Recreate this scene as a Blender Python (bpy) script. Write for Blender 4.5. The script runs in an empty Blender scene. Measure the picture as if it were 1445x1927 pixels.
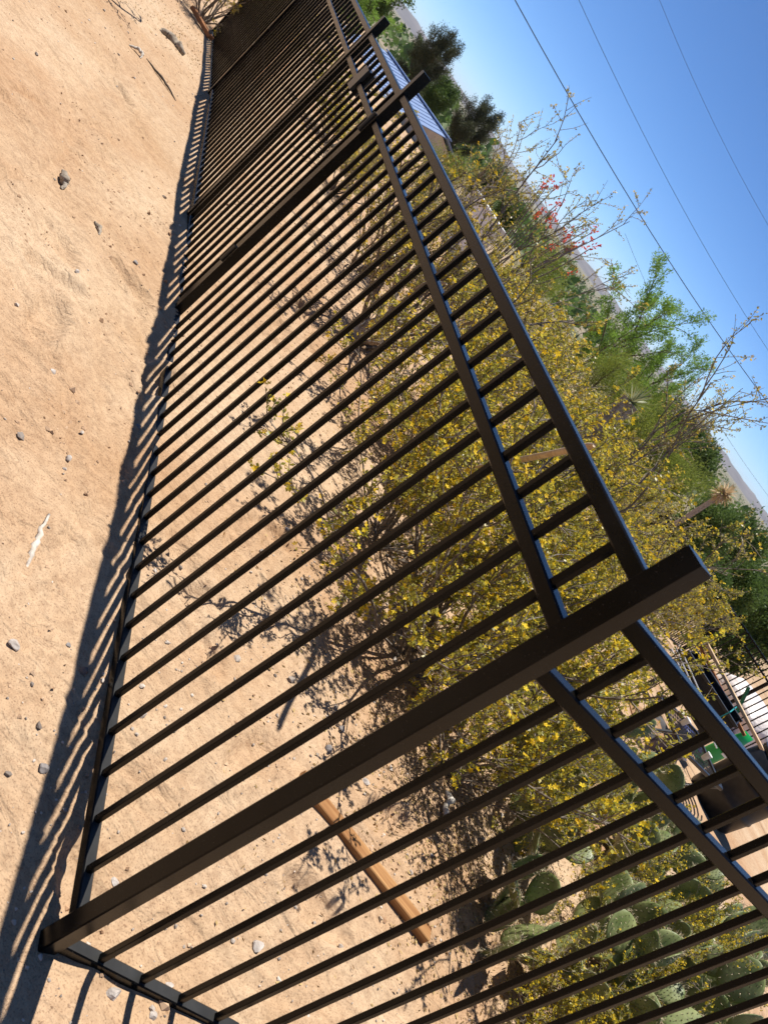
import bpy, math, random
import numpy as np
from mathutils import Vector, Matrix

# ------------------------------------------------------------------ camera, sky, sun, exposure
scene = bpy.context.scene
COL = scene.collection
rad = math.radians
CAM = Vector((-0.3105, -1.1665, 1.5796))
cam_data = bpy.data.cameras.new('camera')
cam = bpy.data.objects.new('camera', cam_data)
COL.objects.link(cam)
pitch, roll = rad(20.51), rad(54.30)
fw = Vector((0, math.cos(pitch), -math.sin(pitch)))
up0 = Vector((0, math.sin(pitch), math.cos(pitch)))
rt0 = Vector((1, 0, 0))
rt = rt0 * math.cos(roll) + up0 * math.sin(roll)
up = up0 * math.cos(roll) - rt0 * math.sin(roll)
m = Matrix((rt, up, -fw)).transposed().to_4x4()
m.translation = CAM
cam.matrix_world = m
cam_data.sensor_fit = 'VERTICAL'
cam_data.sensor_height = 36.0
cam_data.sensor_width = 27.0
cam_data.lens = 28.57
cam_data.clip_start = 0.05
cam_data.clip_end = 30000
cam_data.dof.use_dof = True
cam_data.dof.focus_distance = 3.2
cam_data.dof.aperture_fstop = 9.0
scene.camera = cam

SUN_EL, SUN_AZ = rad(72.8), rad(-23.5)          # azimuth clockwise from +Y
world = bpy.data.worlds.new('World')
scene.world = world
world.use_nodes = True
wn = world.node_tree
bg = wn.nodes['Background']
sky = wn.nodes.new('ShaderNodeTexSky')
sky.sky_type = 'NISHITA'
sky.sun_disc = False
sky.sun_elevation = SUN_EL
sky.sun_rotation = SUN_AZ
sky.altitude = 1200
sky.air_density = 0.6
sky.dust_density = 0.0
sky.ozone_density = 9.0
hs = wn.nodes.new('ShaderNodeHueSaturation')
hs.inputs['Saturation'].default_value = 1.06
wn.links.new(sky.outputs['Color'], hs.inputs['Color'])
wn.links.new(hs.outputs['Color'], bg.inputs['Color'])
bg.inputs['Strength'].default_value = 0.094
sd = bpy.data.lights.new('sun', 'SUN')
sd.energy = 4.6
sd.angle = rad(0.53)
sd.color = (1.0, 0.95, 0.87)
sun = bpy.data.objects.new('sun', sd)
COL.objects.link(sun)
sundir = Vector((math.sin(SUN_AZ) * math.cos(SUN_EL), math.cos(SUN_AZ) * math.cos(SUN_EL), math.sin(SUN_EL)))
sun.rotation_euler = sundir.to_track_quat('Z', 'Y').to_euler()
vs = scene.view_settings
vs.view_transform = 'Standard'
vs.look = 'None'
vs.gamma = 1.0
vs.use_curve_mapping = False
vs.exposure = 0.68
try:
    scene.cycles.max_bounces = 5
    scene.cycles.diffuse_bounces = 3
    scene.cycles.glossy_bounces = 2
    scene.cycles.transmission_bounces = 2
    scene.cycles.volume_bounces = 0
    scene.cycles.transparent_max_bounces = 8
except Exception:
    pass

# ------------------------------------------------------------------ materials
def mat(name, base, rough=0.8, spec=0.3, noise=None, bump=None, metal=0.0, trans=None, attr=None, coat=0.0):
    """noise = (scale, colour2, amount[, detail]); bump = (scale, strength, distance); attr = per-face brightness spread"""
    M = bpy.data.materials.new(name)
    M.use_nodes = True
    nt = M.node_tree
    P = nt.nodes['Principled BSDF']
    P.inputs['Base Color'].default_value = (*base, 1)
    P.inputs['Roughness'].default_value = rough
    P.inputs['Specular IOR Level'].default_value = spec
    P.inputs['Metallic'].default_value = metal
    if coat:
        P.inputs['Coat Weight'].default_value = coat
        P.inputs['Coat Roughness'].default_value = 0.15
    tc = nt.nodes.new('ShaderNodeTexCoord')
    col = None
    if noise:
        n = nt.nodes.new('ShaderNodeTexNoise')
        n.inputs['Scale'].default_value = noise[0]
        n.inputs['Detail'].default_value = noise[3] if len(noise) > 3 else 6
        nt.links.new(tc.outputs['Object'], n.inputs['Vector'])
        r = nt.nodes.new('ShaderNodeValToRGB')
        r.color_ramp.elements[0].position = 0.35
        r.color_ramp.elements[1].position = 0.65
        r.color_ramp.elements[0].color = (*base, 1)
        a = noise[2]
        r.color_ramp.elements[1].color = tuple(base[i] * (1 - a) + noise[1][i] * a for i in range(3)) + (1,)
        nt.links.new(n.outputs['Fac'], r.inputs['Fac'])
        col = r.outputs['Color']
    if attr:
        at = nt.nodes.new('ShaderNodeAttribute')
        at.attribute_name = 'v'
        r2 = nt.nodes.new('ShaderNodeValToRGB')
        r2.color_ramp.elements[0].color = (*base, 1)
        r2.color_ramp.elements[1].color = (*attr, 1)
        nt.links.new(at.outputs['Fac'], r2.inputs['Fac'])
        col = r2.outputs['Color']
    if col:
        nt.links.new(col, P.inputs['Base Color'])
    if bump:
        n = nt.nodes.new('ShaderNodeTexNoise')
        n.inputs['Scale'].default_value = bump[0]
        n.inputs['Detail'].default_value = 8
        nt.links.new(tc.outputs['Object'], n.inputs['Vector'])
        b = nt.nodes.new('ShaderNodeBump')
        b.inputs['Strength'].default_value = bump[1]
        b.inputs['Distance'].default_value = bump[2]
        nt.links.new(n.outputs['Fac'], b.inputs['Height'])
        nt.links.new(b.outputs['Normal'], P.inputs['Normal'])
    if trans:
        T = nt.nodes.new('ShaderNodeBsdfTranslucent')
        if col:
            nt.links.new(col, T.inputs['Color'])
        else:
            T.inputs['Color'].default_value = (*base, 1)
        mix = nt.nodes.new('ShaderNodeMixShader')
        mix.inputs[0].default_value = trans
        nt.links.new(P.outputs[0], mix.inputs[1])
        nt.links.new(T.outputs[0], mix.inputs[2])
        nt.links.new(mix.outputs[0], nt.nodes['Material Output'].inputs['Surface'])
    return M

def fence_material():
    M = mat('black_fence_paint', (0.011, 0.010, 0.0095), 0.34, 0.14)
    nt = M.node_tree; P = nt.nodes['Principled BSDF']
    tc = nt.nodes.new('ShaderNodeTexCoord')
    n = nt.nodes.new('ShaderNodeTexNoise'); n.inputs['Scale'].default_value = 9; n.inputs['Detail'].default_value = 8
    nt.links.new(tc.outputs['Object'], n.inputs['Vector'])
    r = nt.nodes.new('ShaderNodeValToRGB')
    r.color_ramp.elements[0].position = 0.42; r.color_ramp.elements[1].position = 0.75
    r.color_ramp.elements[0].color = (0.0018, 0.0018, 0.0018, 1); r.color_ramp.elements[1].color = (0.0075, 0.0064, 0.0054, 1)
    nt.links.new(n.outputs['Fac'], r.inputs['Fac'])
    # pale specks of dust and overspray
    v = nt.nodes.new('ShaderNodeTexNoise'); v.inputs['Scale'].default_value = 260; v.inputs['Detail'].default_value = 2
    nt.links.new(tc.outputs['Object'], v.inputs['Vector'])
    r2 = nt.nodes.new('ShaderNodeValToRGB')
    r2.color_ramp.elements[0].position = 0.70; r2.color_ramp.elements[1].position = 0.76
    nt.links.new(v.outputs['Fac'], r2.inputs['Fac'])
    mx = nt.nodes.new('ShaderNodeMixRGB'); mx.inputs[2].default_value = (0.05, 0.044, 0.037, 1)
    nt.links.new(r2.outputs['Color'], mx.inputs[0]); nt.links.new(r.outputs['Color'], mx.inputs[1])
    nt.links.new(mx.outputs[0], P.inputs['Base Color'])
    rr = nt.nodes.new('ShaderNodeMapRange'); rr.inputs['To Min'].default_value = 0.16; rr.inputs['To Max'].default_value = 0.36
    nt.links.new(n.outputs['Fac'], rr.inputs['Value']); nt.links.new(rr.outputs[0], P.inputs['Roughness'])
    return M

def dusty_fence_material():
    M = fence_material(); M.name = 'black_fence_paint_dusty'; nt = M.node_tree; P = nt.nodes['Principled BSDF']
    src = P.inputs['Base Color'].links[0].from_socket
    ge = nt.nodes.new('ShaderNodeNewGeometry'); sx = nt.nodes.new('ShaderNodeSeparateXYZ'); nt.links.new(ge.outputs['True Normal'], sx.inputs[0])
    tc = nt.nodes.new('ShaderNodeTexCoord'); n = nt.nodes.new('ShaderNodeTexNoise'); n.inputs['Scale'].default_value = 16; n.inputs['Detail'].default_value = 7
    nt.links.new(tc.outputs['Object'], n.inputs['Vector'])
    mr = nt.nodes.new('ShaderNodeMapRange'); mr.inputs['From Min'].default_value = .8; nt.links.new(sx.outputs['Z'], mr.inputs['Value'])
    mu = nt.nodes.new('ShaderNodeMath'); mu.operation = 'MULTIPLY'; nt.links.new(mr.outputs[0], mu.inputs[0])
    r = nt.nodes.new('ShaderNodeMapRange'); r.inputs['From Min'].default_value = .25; r.inputs['From Max'].default_value = .75; r.inputs['To Min'].default_value = .55; nt.links.new(n.outputs['Fac'], r.inputs['Value'])
    nt.links.new(r.outputs[0], mu.inputs[1])
    mx = nt.nodes.new('ShaderNodeMixRGB'); mx.inputs[2].default_value = (.042, .042, .041, 1)
    nt.links.new(mu.outputs[0], mx.inputs[0]); nt.links.new(src, mx.inputs[1]); nt.links.new(mx.outputs[0], P.inputs['Base Color'])
    return M

def sand_material():
    M = bpy.data.materials.new('sand'); M.use_nodes = True
    nt = M.node_tree; P = nt.nodes['Principled BSDF']
    P.inputs['Roughness'].default_value = 0.95; P.inputs['Specular IOR Level'].default_value = 0.15
    tc = nt.nodes.new('ShaderNodeTexCoord')
    def noise(sc, det=6, rough=0.55):
        n = nt.nodes.new('ShaderNodeTexNoise'); n.inputs['Scale'].default_value = sc
        n.inputs['Detail'].default_value = det; n.inputs['Roughness'].default_value = rough
        nt.links.new(tc.outputs['Object'], n.inputs['Vector']); return n.outputs['Fac']
    def ramp(f, p0, c0, p1, c1):
        r = nt.nodes.new('ShaderNodeValToRGB'); e = r.color_ramp.elements
        e[0].position = p0; e[1].position = p1; e[0].color = (*c0, 1); e[1].color = (*c1, 1)
        nt.links.new(f, r.inputs['Fac']); return r.outputs['Color']
    def mix(f, a, b, mode='MIX'):
        x = nt.nodes.new('ShaderNodeMixRGB'); x.blend_type = mode
        if isinstance(f, float): x.inputs[0].default_value = f
        else: nt.links.new(f, x.inputs[0])
        nt.links.new(a, x.inputs[1]); nt.links.new(b, x.inputs[2]); return x.outputs[0]
    A = ramp(noise(1.3, 4, 0.6), 0.35, (0.44, 0.292, 0.172), 0.68, (0.54, 0.408, 0.275))
    B = ramp(noise(34, 3, 0.7), 0.3, (0.72, 0.68, 0.66), 0.6, (1, 1, 1))
    Cc = ramp(noise(210, 1, 0.6), 0.30, (0.55, 0.5, 0.48), 0.46, (1, 1, 1))
    D = ramp(noise(0.8, 5, 0.7), 0.40, (1, 1, 1), 0.70, (0.86, 0.76, 0.69))
    c = mix(0.8, A, B, 'MULTIPLY'); c = mix(0.75, c, Cc, 'MULTIPLY'); c = mix(1.0, c, D, 'MULTIPLY')
    # far off the sand gives way to scrub-green valley floor
    sx = nt.nodes.new('ShaderNodeSeparateXYZ'); nt.links.new(tc.outputs['Object'], sx.inputs[0])
    mr = nt.nodes.new('ShaderNodeMapRange'); mr.inputs['From Min'].default_value = 40; mr.inputs['From Max'].default_value = 140
    nt.links.new(sx.outputs['Y'], mr.inputs['Value'])
    far = ramp(noise(0.02, 4, 0.7), 0.4, (0.09, 0.10, 0.05), 0.62, (0.27, 0.22, 0.16))
    c = mix(mr.outputs[0], c, far)
    nt.links.new(c, P.inputs['Base Color'])
    prev = None
    # wind and foot scuffs are drawn out along one way: stretch the medium relief
    mp = nt.nodes.new('ShaderNodeMapping'); mp.inputs['Rotation'].default_value = (0, 0, 0.5); mp.inputs['Scale'].default_value = (1.0, 1.9, 1.0)
    nt.links.new(tc.outputs['Object'], mp.inputs['Vector'])
    for sc, det, dist, strg, st in ((6, 3, .035, .6, True), (24, 5, .013, .55, False), (95, 3, .005, .6, False)):
        n = nt.nodes.new('ShaderNodeTexNoise'); n.inputs['Scale'].default_value = sc; n.inputs['Detail'].default_value = det; n.inputs['Roughness'].default_value = .66; n.inputs['Distortion'].default_value = .8 if st else 0.0
        nt.links.new((mp.outputs[0] if st else tc.outputs['Object']), n.inputs['Vector'])
        b = nt.nodes.new('ShaderNodeBump'); b.inputs['Strength'].default_value = strg; b.inputs['Distance'].default_value = dist
        if sc > 20:
            k = nt.nodes.new('ShaderNodeMapRange'); k.inputs['From Min'].default_value = .38; k.inputs['From Max'].default_value = .62; k.inputs['To Min'].default_value = .25; k.inputs['To Max'].default_value = 1.3
            nt.links.new(noise(1.9 if sc < 50 else 3.3, 2), k.inputs['Value'])
            mu = nt.nodes.new('ShaderNodeMath'); mu.operation = 'MULTIPLY'; nt.links.new(n.outputs['Fac'], mu.inputs[0]); nt.links.new(k.outputs[0], mu.inputs[1]); nt.links.new(mu.outputs[0], b.inputs['Height'])
        else:
            nt.links.new(n.outputs['Fac'], b.inputs['Height'])
        if prev: nt.links.new(prev, b.inputs['Normal'])
        prev = b.outputs[0]
    nt.links.new(prev, P.inputs['Normal'])
    return M

def wood_material(name, c1, c2, scale=(3, 40, 40)):
    M = mat(name, c1, 0.75, 0.25); nt = M.node_tree; P = nt.nodes['Principled BSDF']
    tc = nt.nodes.new('ShaderNodeTexCoord'); mp = nt.nodes.new('ShaderNodeMapping')
    mp.inputs['Scale'].default_value = scale
    nt.links.new(tc.outputs['Object'], mp.inputs['Vector'])
    n = nt.nodes.new('ShaderNodeTexNoise'); n.inputs['Scale'].default_value = 1.2; n.inputs['Detail'].default_value = 7; n.inputs['Distortion'].default_value = 0.6
    nt.links.new(mp.outputs[0], n.inputs['Vector'])
    r = nt.nodes.new('ShaderNodeValToRGB'); r.color_ramp.elements[0].position = 0.35; r.color_ramp.elements[1].position = 0.65
    r.color_ramp.elements[0].color = (*c1, 1); r.color_ramp.elements[1].color = (*c2, 1)
    nt.links.new(n.outputs['Fac'], r.inputs['Fac']); nt.links.new(r.outputs['Color'], P.inputs['Base Color'])
    b = nt.nodes.new('ShaderNodeBump'); b.inputs['Strength'].default_value = 0.4; b.inputs['Distance'].default_value = 0.003
    nt.links.new(n.outputs['Fac'], b.inputs['Height']); nt.links.new(b.outputs[0], P.inputs['Normal'])
    return M

MT = dict(
    fence=fence_material(), dusty=dusty_fence_material(), sand=sand_material(),
    stem=mat('shrub_bark', (0.10, 0.075, 0.055), 0.9, 0.2, noise=(60, (0.30, 0.26, 0.22), 0.8)),
    oldwood=mat('weathered_wood', (0.20, 0.16, 0.12), 0.9, 0.2, noise=(30, (0.42, 0.36, 0.29), 0.9), bump=(60, 0.6, 0.01)),
    palewood=mat('bleached_wood', (0.45, 0.39, 0.32), 0.9, 0.2, noise=(40, (0.62, 0.57, 0.50), 0.9), bump=(80, 0.6, 0.006)),
    darkbark=mat('dark_bark', (0.06, 0.047, 0.036), 0.95, 0.2, noise=(25, (0.16, 0.13, 0.1), 0.8), bump=(50, 0.8, 0.01)),
    creo=mat('creosote_leaf', (0.13, 0.145, 0.016), 0.4, 0.45, attr=(0.62, 0.53, 0.075), trans=0.5),
    creo2=mat('creosote_leaf_dry', (0.16, 0.145, 0.025), 0.4, 0.45, attr=(0.54, 0.44, 0.11), trans=0.5),
    flower=mat('yellow_petal', (0.72, 0.46, 0.015), 0.6, 0.2, attr=(0.80, 0.60, 0.03), trans=0.35),
    cotton=mat('seed_fluff', (0.46, 0.40, 0.28), 0.9, 0.1, attr=(0.62, 0.56, 0.43), trans=0.3),
    green=mat('bright_leaf', (0.10, 0.21, 0.025), 0.5, 0.35, attr=(0.30, 0.46, 0.08), trans=0.5),
    midgreen=mat('mid_leaf', (0.05, 0.095, 0.02), 0.55, 0.3, attr=(0.13, 0.20, 0.045), trans=0.4),
    feather=mat('feathery_leaf', (0.13, 0.18, 0.025), 0.6, 0.3, attr=(0.30, 0.34, 0.06), trans=0.5),
    grey=mat('grey_green_leaf', (0.08, 0.09, 0.05), 0.6, 0.3, attr=(0.20, 0.21, 0.13), trans=0.3),
    pine=mat('pine_needles', (0.03, 0.042, 0.018), 0.6, 0.3, attr=(0.10, 0.11, 0.05), trans=0.2),
    pad=mat('cactus_pad', (0.10, 0.135, 0.035), 0.45, 0.45, noise=(9, (0.29, 0.31, 0.13), 0.9), bump=(35, 0.25, 0.01)),
    spine=mat('cactus_spine', (0.58, 0.48, 0.32), 0.7, 0.2),
    areole=mat('cactus_areole', (0.06, 0.045, 0.03), 0.9, 0.1),
    stone=mat('pale_stone', (0.34, 0.29, 0.25), 0.85, 0.3, noise=(22, (0.56, 0.51, 0.46), 0.9), bump=(40, 0.6, 0.01)),
    stone2=mat('grey_stone', (0.17, 0.15, 0.14), 0.85, 0.3, noise=(30, (0.34, 0.31, 0.29), 0.9), bump=(40, 0.6, 0.01)),
    timber=wood_material('sawn_timber', (0.22, 0.095, 0.032), (0.40, 0.215, 0.085)),
    lumber=wood_material('pale_lumber', (0.46, 0.31, 0.17), (0.60, 0.44, 0.27)),
    rustwood=wood_material('rusty_board', (0.22, 0.09, 0.035), (0.33, 0.15, 0.06)),
    handle=wood_material('tool_handle', (0.42, 0.30, 0.18), (0.56, 0.43, 0.28)),
    red=mat('red_blossom', (0.62, 0.05, 0.02), 0.6, 0.2, attr=(0.75, 0.12, 0.05), trans=0.3),
    roof=mat('blue_metal_roof', (0.15, 0.22, 0.38), 0.55, 0.25, noise=(1.5, (0.19, 0.27, 0.44), 0.6)),
    wall=mat('stucco_wall', (0.50, 0.42, 0.33), 0.9, 0.2, noise=(3, (0.58, 0.5, 0.4), 0.8)),
    white=mat('white_paint', (0.72, 0.71, 0.69), 0.6, 0.3, noise=(5, (0.6, 0.58, 0.54), 0.6)),
    glass=mat('window_glass', (0.02, 0.025, 0.03), 0.08, 0.6),
    black=mat('black_plastic', (0.006, 0.006, 0.007), 0.42, 0.3, noise=(20, (0.02, 0.019, 0.018), 0.5)),
    blackmetal=mat('black_metal', (0.012, 0.012, 0.012), 0.35, 0.5),
    navy=mat('navy_plastic', (0.022, 0.022, 0.075), 0.4, 0.45),
    blue=mat('blue_plastic', (0.03, 0.06, 0.28), 0.4, 0.45),
    greenbag=mat('green_plastic', (0.01, 0.30, 0.06), 0.35, 0.5),
    tpost=mat('green_post_paint', (0.02, 0.13, 0.05), 0.5, 0.4),
    conduit=mat('pale_conduit', (0.55, 0.57, 0.60), 0.35, 0.5),
    sheet=mat('pinkish_plastic_sheet', (0.66, 0.60, 0.56), 0.35, 0.5, noise=(4, (0.75, 0.68, 0.63), 0.8), bump=(7, 0.8, 0.05)),
    brick=mat('brown_box', (0.20, 0.07, 0.03), 0.8, 0.2),
    cardboard=mat('cardboard', (0.28, 0.16, 0.08), 0.85, 0.2),
    tarp=mat('grey_cloth', (0.09, 0.085, 0.085), 0.8, 0.2, bump=(12, 0.8, 0.02)),
    cup=mat('white_plastic', (0.7, 0.7, 0.68), 0.4, 0.4),
    wire=mat('black_cable', (0.015, 0.015, 0.017), 0.6, 0.3),
    pole=wood_material('utility_pole_wood', (0.12, 0.085, 0.06), (0.2, 0.15, 0.11), (40, 40, 3)),
    hill=mat('hill_rock', (0.085, 0.075, 0.075), 0.95, 0.1, noise=(0.004, (0.15, 0.13, 0.125), 0.9, 10)),
    litter=mat('leaf_litter', (0.20, 0.12, 0.05), 0.9, 0.1, attr=(0.50, 0.36, 0.16)),
    straw=mat('dry_straw', (0.46, 0.34, 0.19), 0.8, 0.2, attr=(0.62, 0.50, 0.32), trans=0.2),
    agave=mat('yucca_blade', (0.16, 0.19, 0.08), 0.5, 0.4, attr=(0.36, 0.36, 0.2), trans=0.2),
)

# ------------------------------------------------------------------ helpers
def link(o, parent=None):
    COL.objects.link(o)
    if parent is not None:
        o.parent = parent
    return o

def tag(o, label=None, cat=None, group=None, kind=None):
    if label: o['label'] = label
    if cat: o['category'] = cat
    if group: o['group'] = group
    if kind: o['kind'] = kind
    return o

def empty(name, loc, label, cat, group=None, rz=0.0):
    o = bpy.data.objects.new(name, None)
    o.empty_display_size = 0.1
    link(o); o.location = loc; o.rotation_euler = (0, 0, rz)
    return tag(o, label, cat, group)

def mesh_np(name, verts, faces, smooth=False, v=None):
    """verts (n,3) array; faces: list of arrays (k, nsides)"""
    me = bpy.data.meshes.new(name)
    verts = np.asarray(verts, dtype=np.float32)
    faces = [np.asarray(f, dtype=np.int32) for f in faces if len(f)]
    nl = sum(f.size for f in faces); nf = sum(len(f) for f in faces)
    me.vertices.add(len(verts)); me.vertices.foreach_set('co', verts.ravel())
    me.loops.add(nl); me.polygons.add(nf)
    me.loops.foreach_set('vertex_index', np.concatenate([f.ravel() for f in faces]))
    tot = np.concatenate([np.full(len(f), f.shape[1]) for f in faces])
    start = np.concatenate([[0], np.cumsum(tot)[:-1]])
    me.polygons.foreach_set('loop_start', start.astype(np.int32))
    me.polygons.foreach_set('use_smooth', np.full(nf, bool(smooth)))
    me.update(calc_edges=True)
    if v is not None:
        a = me.attributes.new('v', 'FLOAT', 'FACE'); a.data.foreach_set('value', np.asarray(v, dtype=np.float32))
    return me

class MB:
    """collects shapes for ONE mesh object"""
    def __init__(s): s.v = []; s.f4 = []; s.f3 = []; s.n = 0; s.ng = []
    def add(s, v, q=None, t=None, ngons=None):
        v = np.asarray(v, float).reshape(-1, 3)
        if q is not None and len(q): s.f4.append(np.asarray(q) + s.n)
        if t is not None and len(t): s.f3.append(np.asarray(t) + s.n)
        if ngons:
            for g in ngons: s.ng.append(np.asarray([g]) + s.n)
        s.v.append(v); s.n += len(v); return s
    def box(s, c, d, R=None):
        x, y, z = np.array(d) / 2
        p = np.array([(-x,-y,-z),(x,-y,-z),(x,y,-z),(-x,y,-z),(-x,-y,z),(x,-y,z),(x,y,z),(-x,y,z)])
        if R is not None: p = p @ np.array(R).T
        return s.add(p + np.array(c), [(0,3,2,1),(4,5,6,7),(0,1,5,4),(1,2,6,5),(2,3,7,6),(3,0,4,7)])
    def bar(s, a, b, w, h=None, ch=0.0025, upv=(0, 0, 1), taper=1.0):
        """chamfered rectangular bar a->b; w across, h along upv"""
        h = w if h is None else h
        a = np.array(a, float); b = np.array(b, float); d = (b - a) / np.linalg.norm(b - a)
        u = np.array(upv, float); u = u - d * (u @ d)
        if np.linalg.norm(u) < 1e-4:
            u = np.array((1.0, 0, 0)); u = u - d * (u @ d)
        u /= np.linalg.norm(u); r = np.cross(d, u)
        x, y = w / 2, h / 2
        c = min(ch, x * .5, y * .5)
        pr = [(x-c,-y),(x,-y+c),(x,y-c),(x-c,y),(-x+c,y),(-x,y-c),(-x,-y+c),(-x+c,-y)]
        vv = [a + r*p[0] + u*p[1] for p in pr] + [b + (r*p[0] + u*p[1])*taper for p in pr]
        q = [(i, (i+1) % 8, 8 + (i+1) % 8, 8 + i) for i in range(8)]
        return s.add(vv, q, ngons=[tuple(range(7, -1, -1)), tuple(range(8, 16))])
    def tube(s, pts, radii, sides=6, cap=True):
        pts = np.asarray(pts, float); k = len(pts)
        radii = np.broadcast_to(np.asarray(radii, float), (k,))
        t = np.gradient(pts, axis=0); t /= (np.linalg.norm(t, axis=1, keepdims=True) + 1e-12)
        ref = np.array((0, 0, 1.0)) if abs(t[0][2]) < .9 else np.array((1.0, 0, 0))
        n0 = np.cross(t, ref); n0 /= (np.linalg.norm(n0, axis=1, keepdims=True) + 1e-12)
        n1 = np.cross(t, n0)
        ang = np.arange(sides) / sides * 2 * np.pi
        ring = (n0[:, None, :] * np.cos(ang)[None, :, None] + n1[:, None, :] * np.sin(ang)[None, :, None]) * radii[:, None, None] + pts[:, None, :]
        i = np.arange(sides); j = (i + 1) % sides
        q = np.concatenate([np.stack([k0*sides+i, k0*sides+j, (k0+1)*sides+j, (k0+1)*sides+i], 1) for k0 in range(k-1)])
        ng = [tuple(range(sides)), tuple(range((k-1)*sides + sides - 1, (k-1)*sides - 1, -1))] if cap else None
        return s.add(ring.reshape(-1, 3), q, ngons=ng)
    def lathe(s, prof, sides=20, base=(0, 0, 0)):
        ang = np.arange(sides) / sides * 2 * np.pi
        v = np.array([(r*math.cos(a)+base[0], r*math.sin(a)+base[1], z+base[2]) for r, z in prof for a in ang])
        i = np.arange(sides); j = (i+1) % sides
        q = np.concatenate([np.stack([k*sides+i, k*sides+j, (k+1)*sides+j, (k+1)*sides+i], 1) for k in range(len(prof)-1)])
        return s.add(v, q, ngons=[tuple(range(sides-1, -1, -1)), tuple(range((len(prof)-1)*sides, len(prof)*sides))])
    def mesh(s, name, smooth=False, v=None):
        fs = []
        if s.f4: fs.append(np.concatenate(s.f4))
        if s.f3: fs.append(np.concatenate(s.f3))
        fs += s.ng
        return mesh_np(name, np.concatenate(s.v), fs, smooth, v)
    def build(s, name, material, parent=None, smooth=False):
        me = s.mesh(name, smooth); me.materials.append(material)
        return link(bpy.data.objects.new(name, me), parent)

def obj(name, me, material, parent=None):
    if not me.materials: me.materials.append(material)
    return link(bpy.data.objects.new(name, me), parent)

def copy_tree(o, parent=None):
    c = o.copy(); link(c, parent)
    for ch in list(o.children):
        copy_tree(ch, c)
    return c

class Lattice:
    """smooth 2-D value noise"""
    def __init__(s, seed): s.t = np.random.default_rng(seed).random((256, 256))
    def __call__(s, x, y):
        xi = np.floor(x).astype(int); yi = np.floor(y).astype(int)
        fx = x - xi; fy = y - yi; fx = fx*fx*(3-2*fx); fy = fy*fy*(3-2*fy)
        g = lambda a, b: s.t[a % 256, b % 256]
        return (g(xi, yi)*(1-fx) + g(xi+1, yi)*fx)*(1-fy) + (g(xi, yi+1)*(1-fx) + g(xi+1, yi+1)*fx)*fy - .5
NZ = Lattice(3); NZ2 = Lattice(8)
def sstep(a, b, x):
    t = np.clip((x-a)/(b-a), 0, 1); return t*t*(3-2*t)

# fence geometry found from the photograph
YA, YB = 0.9323, 0.4844
DA = np.array([-math.cos(YA), math.sin(YA), 0.0054]); DB = np.array([math.cos(YB), math.sin(YB), -0.0395])
NA = np.array([math.sin(YA), math.cos(YA), 0.0])      # away from the camera side of fence A
DA2 = DA[:2]; DB2 = DB[:2]; NB2 = np.array([-DB2[1], DB2[0]])

GROOVE = [(-.35, .9, .55, -2.6, -.9, .016, .010), (-.33, .92, .62, -2.5, -1.1, .014, .008), (-1.9, -.3, 1.5, .2, 1.6, .018, .010), (-2.6, .2, 1.9, .1, 1.3, .02, .010), (-3.9, 1.1, 1.8, -.3, 1.2, .02, .012),
          (-4.3, 2.4, 1.6, -.6, 1.0, .022, .012), (.9, 1.9, 1.5, 2.9, 3.14, .018, .010), (-.2, 2.6, 1.7, -2.4, -1.3, .018, .009), (-2.2, 3.6, 1.1, -2.0, -.4, .02, .010), (-3.4, .6, 2.4, .3, 1.1, .02, .010)]
_g = np.random.default_rng(57)
for k in range(44):
    R_ = _g.uniform(.25, 1.6); a0 = _g.uniform(-2.9, 2.4); px_, py_ = _g.uniform(-2.9, .9), _g.uniform(-.2, 3.6)
    GROOVE.append((px_-R_*math.cos(a0), py_-R_*math.sin(a0), R_, a0, a0+_g.uniform(.12, .55)/R_, _g.uniform(.013, .024), _g.uniform(.006, .012)))
FOOT = []
_r = np.random.default_rng(21)
for k in range(64):
    FOOT.append((_r.uniform(-4.2, 1.2), _r.uniform(-0.2, 5.0), _r.uniform(0, 6.28), _r.uniform(.10, .15), _r.uniform(.014, .028)))
def ground_base(x, y):
    x = np.asarray(x, float); y = np.asarray(y, float)
    sA = x*DA2[0] + y*DA2[1]; pA = x*NA[0] + y*NA[1]
    sB = x*DB2[0] + y*DB2[1]
    h = 0.035 + 0.062*sstep(0.0, 0.6, sA) + 0.03*sstep(1.0, 2.4, sA) - 0.03*sstep(3.0, 4.2, sA)
    h = h - 0.15*sstep(6.3, 9.2, sA)
    h = h - 0.10*sstep(0.0, 2.6, sB)*sstep(2.2, 0.0, np.maximum(sA, 0)) 
    h = h + 0.07*sstep(0.35, 1.2, sA*0 + pA)*sstep(1.0, 0.0, sA)*0.4
    d = np.maximum(pA - 2.6, 0)
    h = h - 0.085*np.minimum(d, 8) - np.where(d > 8, (np.minimum(d, 34)-8)*0.15, 0) - np.where(d > 34, (np.minimum(d, 180)-34)*0.022, 0)
    h = h - np.where(d > 180, (np.minimum(d, 9000)-180)*0.0006, 0)
    return h
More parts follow.
